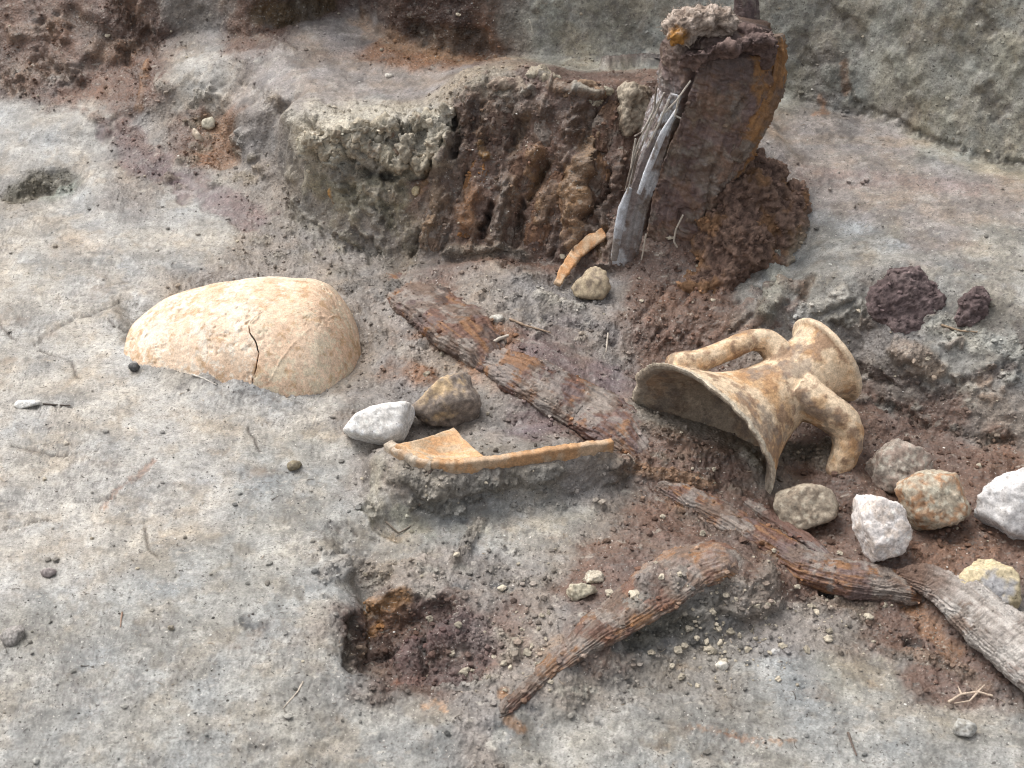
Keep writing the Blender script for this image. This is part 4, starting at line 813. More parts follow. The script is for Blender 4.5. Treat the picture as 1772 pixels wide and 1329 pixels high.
rock('stone', 'pointed beige stone in the rusty hollow at the upper left', 'stone', [(329, 224), (335, 217), (345, 226), (356, 240), (352, 246), (338, 240)], .7, 52, ((.46, .38, .29), (.40, .33, .26), (.5, .44, .36)), M_STONE, rough=.02, sub=3)
rock('pebble', 'flat white shell fragment lying on the clay at the left edge', 'shell', [(22, 700), (28, 692), (50, 690), (73, 692), (74, 697), (50, 704), (32, 707)], .3, 53, ((.72, .70, .66), (.68, .66, .62), (.7, .68, .64)), M_STONE, rough=.02, sub=4)
rock('pebble', 'black pebble at the left end of the jar body', 'pebble', [(222, 632), (228, 626), (238, 627), (243, 634), (238, 642), (228, 642)], .8, 54, ((.08, .08, .08), (.12, .115, .11), (.06, .06, .06)), M_STONE, sub=3)
rock('pebble', 'olive brown pebble alone on the clay below the white oval stone', 'pebble', [(496, 801), (506, 795), (518, 796), (524, 803), (514, 812), (503, 816), (497, 810)], .8, 55, ((.24, .20, .13), (.2, .165, .12), (.30, .26, .19)), M_STONE, sub=3)
rock('pebble', 'grey pebble half sunk in the clay at the lower left edge', 'pebble', [(3, 1100), (12, 1086), (28, 1082), (40, 1090), (38, 1108), (22, 1118), (8, 1114)], .8, 56, ((.30, .28, .26), (.25, .23, .21), (.34, .31, .29)), M_STONE, sub=4)
rock('pebble', 'lone purplish pebble on the left clay floor', 'pebble', [(70, 986), (82, 981), (95, 984), (98, 991), (86, 998), (74, 997)], .7, 57, ((.30, .26, .25), (.22, .19, .18), (.34, .30, .28)), M_STONE, sub=3)
rock('pebble', 'whitish pebble between the two halves of the split beam', 'pebble', [(847, 547), (856, 543), (870, 544), (874, 552), (864, 560), (851, 558)], .8, 58, ((.46, .43, .38), (.40, .37, .32), (.5, .48, .43)), M_STONE, sub=3)
rock('pebble', 'pale lumpy pebble beside the foreground branch', 'pebble', [(978, 1022), (990, 1010), (1012, 1008), (1030, 1014), (1034, 1024), (1015, 1032), (998, 1040), (984, 1036)], .8, 59, ((.50, .45, .34), (.42, .36, .27), (.52, .48, .38)), M_STONE, sub=4, rough=.05)
rock('pebble', 'smaller crumbly pale pebble behind the one by the branch', 'pebble', [(1008, 1003), (1020, 993), (1040, 987), (1048, 994), (1038, 1004), (1020, 1010)], .8, 60, ((.44, .39, .31), (.38, .33, .26), (.48, .43, .36)), M_STONE, sub=4, rough=.05)
rock('pebble', 'white pebble in the gravel below the branch stub', 'pebble', [(1238, 1150), (1246, 1143), (1258, 1144), (1262, 1152), (1254, 1160), (1242, 1158)], .8, 61, ((.62, .59, .52), (.55, .52, .46), (.6, .57, .5)), M_STONE, sub=3)
rock('pebble', 'flat grey white shell in the clay left of the bark slab', 'shell', [(1330, 1128), (1338, 1121), (1350, 1121), (1352, 1128), (1342, 1134), (1332, 1134)], .5, 62, ((.50, .48, .46), (.42, .40, .38), (.55, .53, .5)), M_STONE, sub=3)
rock('pebble', 'white pebble on the rear earth shelf above the clay bank', 'pebble', [(664, 129), (670, 126), (679, 127), (681, 131), (674, 135), (666, 134)], .7, 63, ((.62, .58, .52), (.55, .52, .46), (.6, .57, .5)), M_STONE, sub=3)
rock('pebble', 'small white pebble stuck in the peat bank', 'pebble', [(986, 176), (991, 173), (996, 178), (994, 186), (988, 186)], .8, 64, ((.60, .57, .52), (.55, .52, .46), (.6, .57, .5)), M_STONE, sub=3)
rock('pebble', 'yellowish pebble under the hanging clay lip', 'pebble', [(712, 325), (718, 319), (726, 323), (726, 335), (718, 341), (712, 335)], .8, 65, ((.46, .38, .24), (.40, .32, .2), (.5, .42, .3)), M_STONE, sub=3)
rock('pebble', 'pale pebble near the lower right corner of the ground', 'pebble', [(1640, 1255), (1655, 1243), (1680, 1246), (1690, 1260), (1675, 1275), (1652, 1272)], .6, 66, ((.42, .41, .38), (.33, .31, .27), (.46, .45, .42)), M_STONE, sub=4)
# ------------------------------------------------------------------ waterlogged timber
def fibre(seed, amp, kt=5.0, ks=9.0, knot=.5):
    def d(T, S, p):
        wv = fbm(p.reshape(-1, 3), 14, 3, off=seed + 70).reshape(T.shape); Tw = T + .55 * wv
        q = np.stack([np.cos(Tw) * kt, np.sin(Tw) * kt, S * ks + wv], -1).reshape(-1, 3)
        r = .32 * (ridged(q, 1.0, 4, off=seed) - .4) + .75 * fbm(q * np.array([1.9, 1.9, .8]), 1.0, 4, .6, off=seed + 71); lo = fbm(p.reshape(-1, 3), 22, 3, off=seed + 9); fi = fbm(np.stack([np.cos(T) * kt * 5, np.sin(T) * kt * 5, S * ks * 3], -1).reshape(-1, 3), 1.0, 3, .6, off=seed + 4)
        return (amp * (r * .7 + fi * .35) + amp * 1.4 * knot * lo).reshape(T.shape)
    return d
def wood_cols(v, T, S, seed, c, kt=5.0, ks=9.0):
    q = np.stack([np.cos(T) * kt, np.sin(T) * kt, S * ks], -1); a = fbm(q, 1.0, 4, .6, off=seed + 60); b = fbm(q * np.array([4, 4, 2.5]), 1.0, 3, .6, off=seed + 61); m = fbm(v, 18, 4, .6, off=seed + 62)
    col = mixc(c[0], c[1], sstep(-.25, .3, a + .4 * b)); k = sstep(.02, .4, m + .3 * b) * .85
    col = col * (1 - k[:, None]) + np.asarray(c[2])[None] * k[:, None]
    mud = sstep(.0, .3, fbm(v, 16, 5, .65, off=seed + 64) + MUD) * .9; mc = mixc((.235, .20, .172), (.14, .098, .075), sstep(-.3, .3, fbm(v, 40, 4, .6, off=seed + 65))); col = col * (1 - mud[:, None]) + mc * mud[:, None]
    if len(c) > 3:
        k = sstep(.1, .4, fbm(v, 26, 4, .6, off=seed + 63) - .2 * b) * .8; col = col * (1 - k[:, None]) + np.asarray(c[3])[None] * k[:, None]
    return np.clip(col * (1 + .35 * b)[:, None], .008, .8)
def log(name, label, path, wpx, hpx, seed, cols, amp=.0035, n=300, m=90, mat=None, lift=None, up=(0, 0, 1), ks=9.0, kt=5.0, power=2.2, parent=None, cat='wood', group=None, orig=None):
    pts3 = [on(*q) for q in path]
    if lift is not None: pts3 = [q + np.array([0, 0, l]) for q, l in zip(pts3, lift)]
    s = mpp(pts3[len(pts3) // 2]); v, f, T, S = tube(pts3, np.array(wpx) * s, np.array(hpx) * s, n, m, up=up, power=power, disp=fibre(seed, amp, kt, ks))
    o = link(name, quads_to_mesh(name, v, f, wood_cols(v, T, S, seed, cols, kt, ks)), mat or M_WOOD, parent)
    if parent is None: tag(o, label, cat, group)
    return o
MUD = 0.0
BRN, RUS, DRK, GRY, PUR = (.135, .068, .047), (.22, .112, .052), (.06, .04, .033), (.22, .19, .17), (.13, .092, .086)
def fibre2(seed, amp, kt, ks, big):
    d1 = fibre(seed, amp, kt, ks, .6)
    def d(T, S, p):
        q = p.reshape(-1, 3); e = np.minimum(S - S.min(), S.max() - S)
        return d1(T, S, p) + (.75 * big * fbm(q, 8, 2, .5, off=seed + 30) + .22 * big * fbm(q, 70, 4, .65, off=seed + 31)).reshape(T.shape) - sstep(.02, .0, e) * .6 * big * (1 + fbm(q, 40, 3, off=seed + 33)).reshape(T.shape)
    return d
SURF = []                            # surfaces on which crumbs settle
def log(name, label, path, wpx, hpx, seed, cols, amp=.0030, big=.0065, n=320, m=110, mat=None, lift=None, up=(0, 0, 1), ks=9.0, kt=5.0, power=2.2, cat='wood', group=None, crumbs=120):
    pts3 = [on(*q) for q in path]
    if lift is not None: pts3 = [q + np.array([0, 0, l]) for q, l in zip(pts3, lift)]
    s = mpp(pts3[len(pts3) // 2]); v, f, T, S = tube(pts3, np.array(wpx) * s, np.array(hpx) * s * .82, n, m, up=up, power=power, disp=fibre2(seed, amp, kt, ks, big))
    c = wood_cols(v, T, S, seed, cols, kt, ks)
    if mat is M_BARK:                  # still brown where it leaves the root
        k = (1 - sstep(.0, .09, S + .03 * fbm(v, 30, 4, .6)))[:, None]; c = c * (1 - k) + np.array((.15, .095, .07)) * k
    SURF.append((v, c, crumbs))
    return tag(link(name, quads_to_mesh(name, v, f, c), mat or M_WOOD), label, cat, group)
MUD = .06
log('timber_beam', 'rusty brown rotten beam piece running from the mound to the break', [(672, 470), (730, 512), (790, 556), (840, 600), (872, 636)], [38, 58, 62, 48, 24], [18, 26, 30, 32, 22], 1, (BRN, RUS, PUR, DRK), lift=[-.012, -.006, -.004, -.006, -.014], amp=.0032)
log('timber_beam', 'brown rotten beam piece running from the break towards the amphora shoulder', [(838, 606), (900, 640), (960, 674), (1020, 708), (1080, 748), (1120, 786)], [26, 52, 62, 62, 48, 24], [24, 28, 30, 28, 24, 14], 11, (BRN, PUR, RUS, GRY), lift=[-.010, -.004, -.002, .0, -.002, -.008], amp=.0032)
MUD = .16
log('old_root', 'long brown root running from under the stones to the grey bark slab', [(1130, 826), (1230, 882), (1310, 934), (1390, 985), (1470, 1008), (1550, 1018), (1600, 1030)], [14, 28, 32, 34, 36, 34, 20], [14, 22, 26, 26, 26, 24, 14], 21, (BRN, RUS, PUR, GRY), lift=[-.007, -.002, .001, .004, .005, .004, -.002], amp=.0034, cat='root')
MUD = -.1
log('old_root', 'thin pale ridged root beside the long brown root', [(1290, 872), (1340, 905), (1400, 945), (1440, 975)], [8, 12, 12, 8], [8, 11, 11, 8], 25, (GRY, PUR, BRN), lift=[.004] * 4, amp=.0018, big=.003, n=140, m=40, cat='root', crumbs=30)
MUD = -.35
log('bark_slab', 'grey layered bark slab at the right picture edge', [(1548, 1004), (1600, 1026), (1660, 1072), (1730, 1135), (1800, 1200), (1870, 1270)], [12, 28, 42, 48, 52, 52], [8, 12, 15, 17, 18, 18], 31, ((.25, .22, .195), (.36, .325, .295), (.17, .13, .11), (.42, .39, .36)), lift=[.010, .018, .026, .030, .032, .032], amp=.0040, big=.005, mat=M_BARK, up=(-.35, -.45, .8), ks=4.0, kt=9.0, power=3.0, cat='bark', crumbs=60)
MUD = .22
log('fallen_branch', 'reddish brown branch lying across the foreground beside the peat pit', [(862, 1240), (930, 1178), (1000, 1118), (1070, 1062), (1130, 1016), (1190, 978), (1250, 968), (1300, 992)], [8, 14, 22, 42, 54, 54, 46, 24], [6, 8, 10, 13, 16, 20, 22, 12], 41, ((.24, .165, .12), RUS, (.22, .175, .155), BRN), lift=[.0, .0, .0, -.003, -.005, -.003, -.001, -.010], amp=.0030, cat='branch')
MUD = -.05
# ---- stump
SY = P(1150, 478, .045)[1] + .085
root = empty('tree_stump', tuple(P(1170, 480, .045) + np.array([0, .085, 0]))); tag(root, 'tall split dark wood stump standing against the peat bank', 'stump')
rows = [(48, 1165, 1338), (85, 1152, 1346), (130, 1145, 1343), (170, 1140, 1334), (220, 1122, 1312), (270, 1106, 1288), (330, 1090, 1268), (400, 1076, 1262), (470, 1062, 1270), (530, 1050, 1290), (570, 1045, 1300)]
path = [at_y((l + r) / 2, y, SY) for y, l, r in rows]; CRK = [at_y(x, y, SY - .085) for x, y in [(1215, 100), (1203, 145), (1185, 200), (1160, 260), (1140, 310), (1128, 350), (1115, 420), (1108, 460), (1100, 520)]]; sw = np.array([(r - l) / 2 * mpp(p) for (y, l, r), p in zip(rows, path)])
def stump_disp(T, S, p):
    d0 = fibre2(61, .0042, 10.0, 5.0, .012)(T, S, p); q = p.reshape(-1, 3)
    for pth, wd, dz in [([(1203, 145), (1185, 200), (1160, 260), (1140, 310), (1128, 350), (1115, 420), (1108, 460)], 6, -.013), ([(1290, 185), (1275, 215)], 6, -.008), ([(1320, 110), (1270, 105), (1200, 112)], 8, -.010), ([(1180, 380), (1172, 440)], 4, -.005), ([(1240, 300), (1225, 400)], 5, -.004)]:
        a3 = [at_y(x, y, SY - .085) for x, y in pth]; best = np.full(len(q), 9.)
        for a, c in zip(a3[:-1], a3[1:]):
            a, c = a.copy(), c.copy(); dd = (c - a)[[0, 2]]; t = np.clip(((q[:, [0, 2]] - a[[0, 2]]) @ dd) / (dd @ dd), 0, 1)
            best = np.minimum(best, np.linalg.norm(q[:, [0, 2]] - a[[0, 2]] - t[:, None] * dd, axis=1))
        d0 = d0 + ((1 - sstep(.3, 1, best / (wd * 8e-4))) * (q[:, 1] < SY) * dz).reshape(d0.shape)
    return d0
v, f, T, S = tube(path, sw, sw * .82, 340, 200, up=(0, -1, 0.0), power=2.3, disp=stump_disp)
col = wood_cols(v, T, S, 61, ((.175, .122, .112), (.22, .158, .14), (.135, .092, .082), (.22, .14, .10)), 6.0, 6.0)
sheen = sstep(.004, -.004, v[:, 0] - np.interp(-v[:, 2], [-c[2] for c in CRK], [c[0] for c in CRK]) + .003 * fbm(v, 60, 3)) * sstep(.33, .28, v[:, 2]); fb = fbm(np.stack([v[:, 0] * 3 + v[:, 2] * .9, v[:, 1] * 3, v[:, 2] * .35], -1), 40, 4, .6, off=93); sheen_c = mixc((.20, .165, .155), (.42, .42, .43), sstep(-.1, .5, fb)); col = col * (1 - .85 * sheen[:, None]) + sheen_c * .85 * sheen[:, None]  # wet sheen left of the crack, painted in as pale grey
top = sstep(.30, .36, v[:, 2] + .02 * fbm(v, 25, 3)); col = col * (1 - .7 * top[:, None]) + np.array((.085, .060, .052))[None] * .7 * top[:, None]
rx = sstep(.55, .9, (v[:, 0] - np.interp(-v[:, 2], [-p[2] for p in path], [p[0] for p in path])) / np.interp(-v[:, 2], [-p[2] for p in path], sw) + .7 * fbm(v, 22, 4, .6, off=3)) * sstep(.13, .20, v[:, 2]) * sstep(.40, .34, v[:, 2])
col = col * (1 - .85 * rx[:, None]) + mixc((.33, .165, .055), (.24, .13, .06), sstep(-.2, .3, fbm(v, 50, 3)))* .85 * rx[:, None]
L0 = np.array(root.location)
dirt = sstep(.0, .3, fbm(v, 24, 5, .65, off=88) + .5 * sstep(.12, .04, v[:, 2]) - .42) * .8; col = np.clip(col * (1 - dirt[:, None]) + mixc((.15, .105, .08), (.24, .19, .145), sstep(-.2, .3, fbm(v, 60, 4, .6, off=89))) * dirt[:, None], .01, .8)
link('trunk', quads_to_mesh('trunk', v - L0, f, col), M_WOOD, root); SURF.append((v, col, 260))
def bit(name, path3, rw, rh, seed, cols, amp, n=160, m=48, mat=None, up=(0, -1, 0), power=2.4, kt=4.0, ks=8.0):
    v, f, T, S = tube(path3, rw, rh, n, m, up=up, power=power, disp=fibre(seed, amp, kt, ks))
    return link(name, quads_to_mesh(name, v - L0, f, wood_cols(v, T, S, seed, cols, kt, ks)), mat or M_WOOD, root)
ms = mpp(path[4])
fy = lambda x, y, dy=0.0: at_y(x, y, SY - .078 + dy)
bit('rust_edge', [fy(1338, 62, .07), fy(1344, 100, .062), fy(1336, 150, .055), fy(1312, 190, .045), fy(1290, 232, .035), fy(1268, 275, .028)], np.array([10, 13, 20, 26, 28, 18]) * ms, np.array([10, 14, 18, 18, 16, 10]) * ms, 63, ((.32, .165, .065), (.24, .13, .06), (.16, .10, .065)), .006)
bit('sheen_plank', [fy(1170, 165, .022), fy(1146, 225, .020), fy(1120, 295, .020), fy(1100, 350, .018), fy(1086, 410, .016), fy(1076, 478, .015)], np.array([8, 15, 20, 23, 24, 23]) * ms, np.array([5, 6, 7, 7, 7, 7]) * ms, 64, ((.32, .305, .30), (.25, .22, .21), (.20, .16, .15), (.54, .56, .59)), .0034, mat=M_BARK, ks=3.0, kt=9.0)  # plank on the wet flank, its sheen painted as blue-grey wood
bit('sheen_sliver', [fy(1172, 188, .002), fy(1148, 230, -.004), fy(1125, 285, -.010), fy(1105, 335, -.014)], np.array([2, 5, 6, 3]) * ms, np.array([3, 4, 4, 3]) * ms, 65, ((.66, .69, .73), (.60, .62, .66), (.50, .5, .52)), .0008, 80, 20, M_BARK)  # bright streak of the wet sheen, painted onto a sliver of its own
bit('sheen_sliver', [fy(1090, 325, -.006), fy(1078, 360, -.010), fy(1070, 400, -.012), fy(1062, 450, -.012)], np.array([4, 8, 8, 5]) * ms, np.array([3, 5, 5, 3]) * ms, 66, ((.58, .61, .66), (.46, .47, .5), (.36, .36, .37)), .0010, 80, 20, M_BARK)  # lower streak of the same painted sheen
for k, pth in enumerate([[(1136, 150), (1132, 190), (1105, 245), (1090, 300)], [(1150, 160), (1120, 230), (1098, 280), (1085, 335)], [(1195, 140), (1170, 175), (1150, 195)], [(1140, 175), (1112, 228), (1098, 236)], [(1128, 205), (1104, 270), (1092, 318)], [(1158, 172), (1140, 215), (1120, 255)], [(1176, 165), (1168, 200), (1178, 205)], [(1100, 240), (1092, 290), (1082, 330)]]):
    bit('fibre', [fy(x, y, -.008 - .002 * (k % 3)) for x, y in pth], np.full(len(pth), 1.6) * ms, np.full(len(pth), 1.6) * ms, 70 + k, ((.52, .48, .42), (.44, .39, .33), (.5, .46, .4)), .0002, 40, 6, M_TWIG)
for k, pth in enumerate([[(1182, 372), (1170, 396), (1166, 418), (1172, 428)], [(1118, 405), (1112, 440), (1108, 462)]]):
    bit('fibre', [fy(x, y, .002 + .003 * (k % 2)) for x, y in pth], np.full(len(pth), 1.6) * ms, np.full(len(pth), 2.0) * ms, 170 + k, ((.50, .45, .38), (.42, .36, .30), (.5, .45, .38)), .0002, 40, 6, M_TWIG)
bit('upper_stub', [at_y(1292, 60, SY + .03), at_y(1292, 10, SY + .035), at_y(1290, -40, SY + .04)], np.array([22, 20, 17]) * ms, np.array([20, 18, 15]) * ms, 80, ((.10, .072, .07), (.13, .095, .09), (.08, .055, .05)), .003)
# peat clinging to its foot
def clod(name, blobs, seed, cols, mat, dep, amp=.006, vox=.0026, hairy=.0):
    pcs = []
    for px, py, dd, a, b, c in blobs:
        d, f = ICO[3]; s = (dep + dd) / FPX; pcs.append((PD(px, py, dep + dd) + (d[:, :1] * a * V_R + d[:, 1:2] * b * V_U + d[:, 2:] * c * V_F) * s, f))
    v, f = fuse(pcs, vox, 3); n0 = vnormals(v, f); n1 = fbm(v, 34, 4, .6, off=seed); n2 = fbm(v, 120, 4, .65, off=seed + 2); rd = ridged(v, 60, 3, off=seed + 3)
    v = v + n0 * (amp * n1 + amp * .28 * n2 + amp * .12 * fbm(v, 320, 3, .7, off=seed + 8) - amp * .35 * sstep(.6, 1.1, rd))[:, None]
    m = fbm(v, 14, 4, .55, off=seed + 5); col = mixc(cols[0], cols[1], sstep(-.2, .3, n1 + .4 * n2)); k = sstep(.1, .4, m) * .8
    col = np.clip((col * (1 - k[:, None]) + np.asarray(cols[2])[None] * k[:, None]) * (1 + .5 * n2)[:, None], .008, .8)
    return v, f, col
sd = depth(at_y(1310, 400, SY - .06))
v, f, col = clod('root_mass', [(1305, 340, .01, 58, 52, 60), (1285, 420, -.01, 56, 66, 60), (1345, 400, .02, 52, 70, 60), (1255, 480, -.012, 52, 46, 50), (1376, 355, .03, 26, 40, 40), (1335, 470, .01, 62, 50, 56), (1230, 420, .0, 30, 60, 50), (1300, 520, -.01, 66, 40, 50), (1365, 430, .02, 40, 70, 50), (1320, 300, .02, 40, 26, 46), (1220, 500, -.005, 60, 36, 46), (1370, 500, .012, 36, 40, 40), (1262, 340, -.008, 32, 50, 36), (1296, 285, .008, 30, 26, 36)], 90, ((.125, .080, .062), (.165, .108, .082), (.20, .11, .055)), M_PEAT, sd, .0085)
gy = sstep(1350, 1385, (v[:, 0] / (v[:, 1] * CP - (v[:, 2] - CAM_H) * SP)) * FPX + 886 + 900 * .02 * fbm(v, 30, 3)) * sstep(.13, .08, v[:, 2]); col = np.clip(col * (1 - .8 * gy[:, None]) + np.array((.31, .285, .23))[None] * .8 * gy[:, None], .01, .8)
link('root_mass', make_mesh('root_mass', v - L0, f, cols=col), M_PEAT, root); SURF.append((v, col, 500))
kd2 = depth(at_y(1290, 90, SY - .05))
v, f, col = clod('crown_lump', [(1298, 80, .004, 40, 18, 46), (1250, 90, .0, 36, 14, 46), (1326, 84, .012, 18, 28, 40), (1205, 104, .004, 34, 12, 46), (1296, 62, .024, 28, 12, 40)], 92, ((.15, .108, .098), (.19, .135, .118), (.115, .08, .072)), M_PEAT, kd2, .0075)
link('crown_lump', make_mesh('crown_lump', v - L0, f, cols=col), M_PEAT, root); SURF.append((v, col, 120))
cd = depth(at_y(1212, 50, SY - .03))
v, f, col = clod('cap', [(1212, 40, .0, 58, 30, 45), (1180, 48, -.01, 32, 28, 35), (1248, 40, .0, 28, 26, 35), (1168, 66, -.02, 18, 14, 20)], 95, ((.30, .235, .19), (.38, .315, .265), (.22, .165, .135)), M_PEAT, cd, .007, .0022)
og = 1 - sstep(.012, .022, np.linalg.norm(v - PD(1168, 72, cd - .03), axis=1) + .006 * fbm(v, 60, 3)); col = col * (1 - og[:, None]) + np.array((.36, .18, .05))[None] * og[:, None]
tag(link('earth_clod', make_mesh('earth_clod', v, f, cols=col), M_PEAT), 'shaggy brown earth clod resting on top of the stump', 'clod'); CAPV = (v, vnormals(v, f), col)
bd = depth(at_y(1100, 200, 1.80))
v, f, col = clod('clay_lump', [(1095, 165, .0, 26, 24, 30), (1085, 200, .005, 18, 40, 26), (1110, 190, .01, 22, 44, 26)], 97, ((.30, .25, .19), (.22, .17, .125), (.38, .33, .26)), M_PEAT, bd, .005, .0022)
tag(link('clay_lump', make_mesh('clay_lump', v, f, cols=col), M_PEAT), 'pale lump of clay wedged between peat bank and stump', 'clod')
# ---- pale crust hanging over the clay bank, lumps along the peat rim
ld = depth(on(650, 240)) - .012
v, f, col = clod('clay_crust', [(548, 244, .004, 22, 12, 22), (585, 234, .002, 22, 16, 22), (566, 262, .006, 16, 12, 14), (622, 228, -.002, 22, 16, 24), (612, 256, .004, 20, 16, 16), (668, 222, -.004, 26, 16, 24), (704, 254, -.006, 20, 24, 20), (735, 210, -.002, 30, 18, 26), (758, 250, -.008, 22, 34, 24), (772, 200, .0, 16, 20, 22), (728, 284, -.004, 18, 14, 16), (660, 256, .004, 18, 20, 16), (690, 282, .0, 14, 10, 12), (640, 246, .0, 16, 14, 16)], 101, ((.42, .385, .315), (.33, .29, .225), (.48, .445, .375)), M_PEAT, ld, .0105, .0022)
bc = sstep(.1, .4, fbm(v, 20, 4, .6, off=103)) * .7; col = col * (1 - bc[:, None]) + np.array((.25, .185, .13))[None] * bc[:, None]
tag(link('clay_crust', make_mesh('clay_crust', v, f, cols=col), M_PEAT), 'pale ragged clay crust overhanging the left end of the bank', 'clod'); SURF.append((v, col, 200))
for k, (blobs, lab, cc) in enumerate([
    ([(820, 150, .0, 22, 18, 20), (836, 138, .004, 16, 14, 16), (806, 172, .0, 16, 20, 18)], 'knobbly grey lump on the rim at the left of the peat bank', ((.27, .235, .19), (.20, .16, .13), (.34, .30, .24))),
    ([(880, 146, .0, 30, 14, 20), (905, 158, -.004, 22, 12, 18), (860, 150, .0, 18, 12, 18)], 'flat brown lump on the rim of the peat bank', ((.20, .15, .12), (.27, .22, .175), (.16, .115, .09))),
    ([(930, 126, .006, 22, 12, 16), (950, 140, .0, 20, 12, 16), (918, 132, .004, 14, 10, 14)], 'pale lump at the highest point of the peat bank rim', ((.38, .34, .27), (.30, .26, .20), (.42, .38, .31))),
    ([(1005, 150, .004, 26, 12, 18), (1030, 162, .0, 24, 12, 16), (985, 156, .0, 16, 14, 16)], 'rusty brown lump on the rim right of the pale one', ((.22, .14, .09), (.27, .19, .13), (.18, .12, .09))),
    ([(1048, 158, .0, 18, 10, 14), (1025, 176, -.004, 20, 10, 14)], 'greenish pale lump on the rim next to the stump', ((.36, .33, .26), (.28, .25, .19), (.40, .36, .29)))]):
    v, f, col = clod('rim_lump', blobs, 111 + 7 * k, cc, M_PEAT, depth(on(blobs[0][0], blobs[0][1] + 6)), .0055, .0022)
    tag(link('rim_lump', make_mesh('rim_lump', v, f, cols=col), M_PEAT), lab, 'clod', 'earth lumps along the peat bank rim')
# ---- slabs of rotten wood and peat hanging on the bank face
MUD = .0
for k, (pth, wd, lab, cc) in enumerate([
    ([(1040, 262), (1028, 310), (1000, 352), (986, 392)], [16, 30, 30, 14], 'broad curling slab of rotten wood on the bank, nearest the stump', ((.20, .135, .09), (.25, .16, .095), (.17, .115, .085))),
    ([(972, 300), (950, 350), (930, 410), (922, 440)], [12, 20, 24, 18], 'long brown slab between the two slots of the peat bank', ((.18, .115, .082), (.22, .14, .09), (.15, .10, .075))),
    ([(912, 262), (890, 320), (872, 380), (866, 436)], [14, 18, 20, 20], 'narrow brown slab in the middle of the peat bank', ((.17, .115, .085), (.20, .135, .10), (.14, .095, .075))),
    ([(838, 262), (826, 310), (812, 360), (806, 410)], [12, 20, 26, 20], 'orange stained slab at the left of the peat bank', ((.22, .13, .07), (.28, .15, .06), (.16, .11, .08))),
    ([(772, 330), (756, 380), (742, 432)], [14, 22, 18], 'grey brown slab where peat and clay banks meet', ((.19, .145, .11), (.23, .18, .14), (.16, .12, .09))),
    ([(1064, 176), (1050, 220), (1044, 262)], [16, 24, 16], 'upper brown slab on the bank below the rim lumps', ((.17, .12, .09), (.22, .15, .10), (.15, .10, .08))),
    ([(966, 170), (950, 215), (938, 262)], [20, 30, 18], 'dark upper slab in the middle of the bank face', ((.145, .10, .085), (.18, .125, .10), (.125, .085, .07))),
    ([(868, 168), (862, 205), (856, 250)], [20, 28, 16], 'dark upper slab at the left end of the peat face', ((.14, .10, .085), (.175, .125, .10), (.12, .085, .07)))]):
    p3 = [on(*q) + np.array([0, -.001, .0]) for q in pth]; sm_ = mpp(p3[0]); wd = np.array(wd, float)
    v, f, T, S = tube(p3, wd * sm_, np.maximum(wd * .36, 7) * sm_, 150, 64, up=(0, -.9, .45), power=2.5, disp=fibre2(130 + 5 * k, .0032, 4.0, 10.0, .007))
    c = wood_cols(v, T, S, 130 + 5 * k, [tuple(np.array(q) * np.array((.82, .74, .70))) for q in cc], 4.0, 10.0); SURF.append((v, c, 60))
    tag(link('peat_strip', quads_to_mesh('peat_strip', v, f, c), M_PEAT), lab, 'peat', 'slabs hanging on the peat bank')
# ---- dark peat clods in the slope on the right
for k, (blobs, lab) in enumerate([([(1562, 520, .0, 52, 50, 26), (1600, 530, .0, 40, 46, 24), (1530, 520, .0, 30, 38, 22), (1575, 560, -.004, 44, 28, 22), (1570, 480, .004, 40, 22, 20)], 'big dark purple peat clod set in the right hand slope'), ([(1684, 530, .0, 26, 30, 20), (1690, 512, .0, 20, 16, 16), (1672, 550, .0, 20, 20, 16)], 'small dark peat clod to the right of the big one')]):
    v, f, col = clod('peat_clod', blobs, 151 + 9 * k, ((.125, .092, .09), (.165, .125, .12), (.10, .072, .07)), M_PEAT, depth(on(blobs[0][0], blobs[0][1])) - .004, .005, .0022)
    tag(link('peat_clod', make_mesh('peat_clod', v, f, cols=col), M_PEAT), lab, 'clod', 'peat clods in the slope'); SURF.append((v, col, 60))
# ------------------------------------------------------------------ twigs and rootlets one can pick out
def twig(label, path, rpx, colr, lift=.002, branches=(), cat='twig'):
    pts3 = [on(x, y) + np.array([0, 0, lift]) for x, y in path]; s = mpp(pts3[0]); r = np.linspace(rpx, rpx * .6, len(pts3)) * s
    parts = [tube(pts3, r, r, 14 * len(pts3), 7, disp=lambda T, S, p: .25 * rpx * s * fbm(p.reshape(-1, 3), 200, 2).reshape(T.shape))[:2]]
    if not branches:
        v, f = parts[0]; c = np.clip(np.asarray(colr)[None] * (1 + .3 * fbm(v, 150, 2))[:, None], .01, .8)
        return tag(link('twig', quads_to_mesh('twig', v, f, c), M_TWIG), label, cat)
    for b in branches:
        q = [on(x, y) + np.array([0, 0, lift]) for x, y in b]; rr_ = np.linspace(rpx * .8, rpx * .4, len(q)) * s; parts.append(tube(q, rr_, rr_, 12 * len(q), 6)[:2])
    V = np.concatenate([p[0] for p in parts]); F = []; k = 0
    for v, f in parts: F += [[i + k for i in q] for q in tri_fix(f)]; k += len(v)
    return tag(link('twig', make_mesh('twig', V, F, cols=np.tile(np.asarray(colr), (len(V), 1))), M_TWIG), label, cat)
PT, DT, BT = (.46, .39, .31), (.07, .055, .045), (.26, .19, .14)
twig('straight tan twig lying behind the break in the beam', [(882, 556), (910, 568), (953, 580)], 2.4, (.34, .25, .18), .004)
twig('short pale root tip at the break in the beam', [(852, 600), (866, 592), (880, 587)], 4.0, (.50, .44, .37), .006)
twig('dark root hanging down the front of the mud plinth', [(758, 792), (745, 820), (733, 850), (726, 880)], 3.2, (.10, .075, .06), .004)
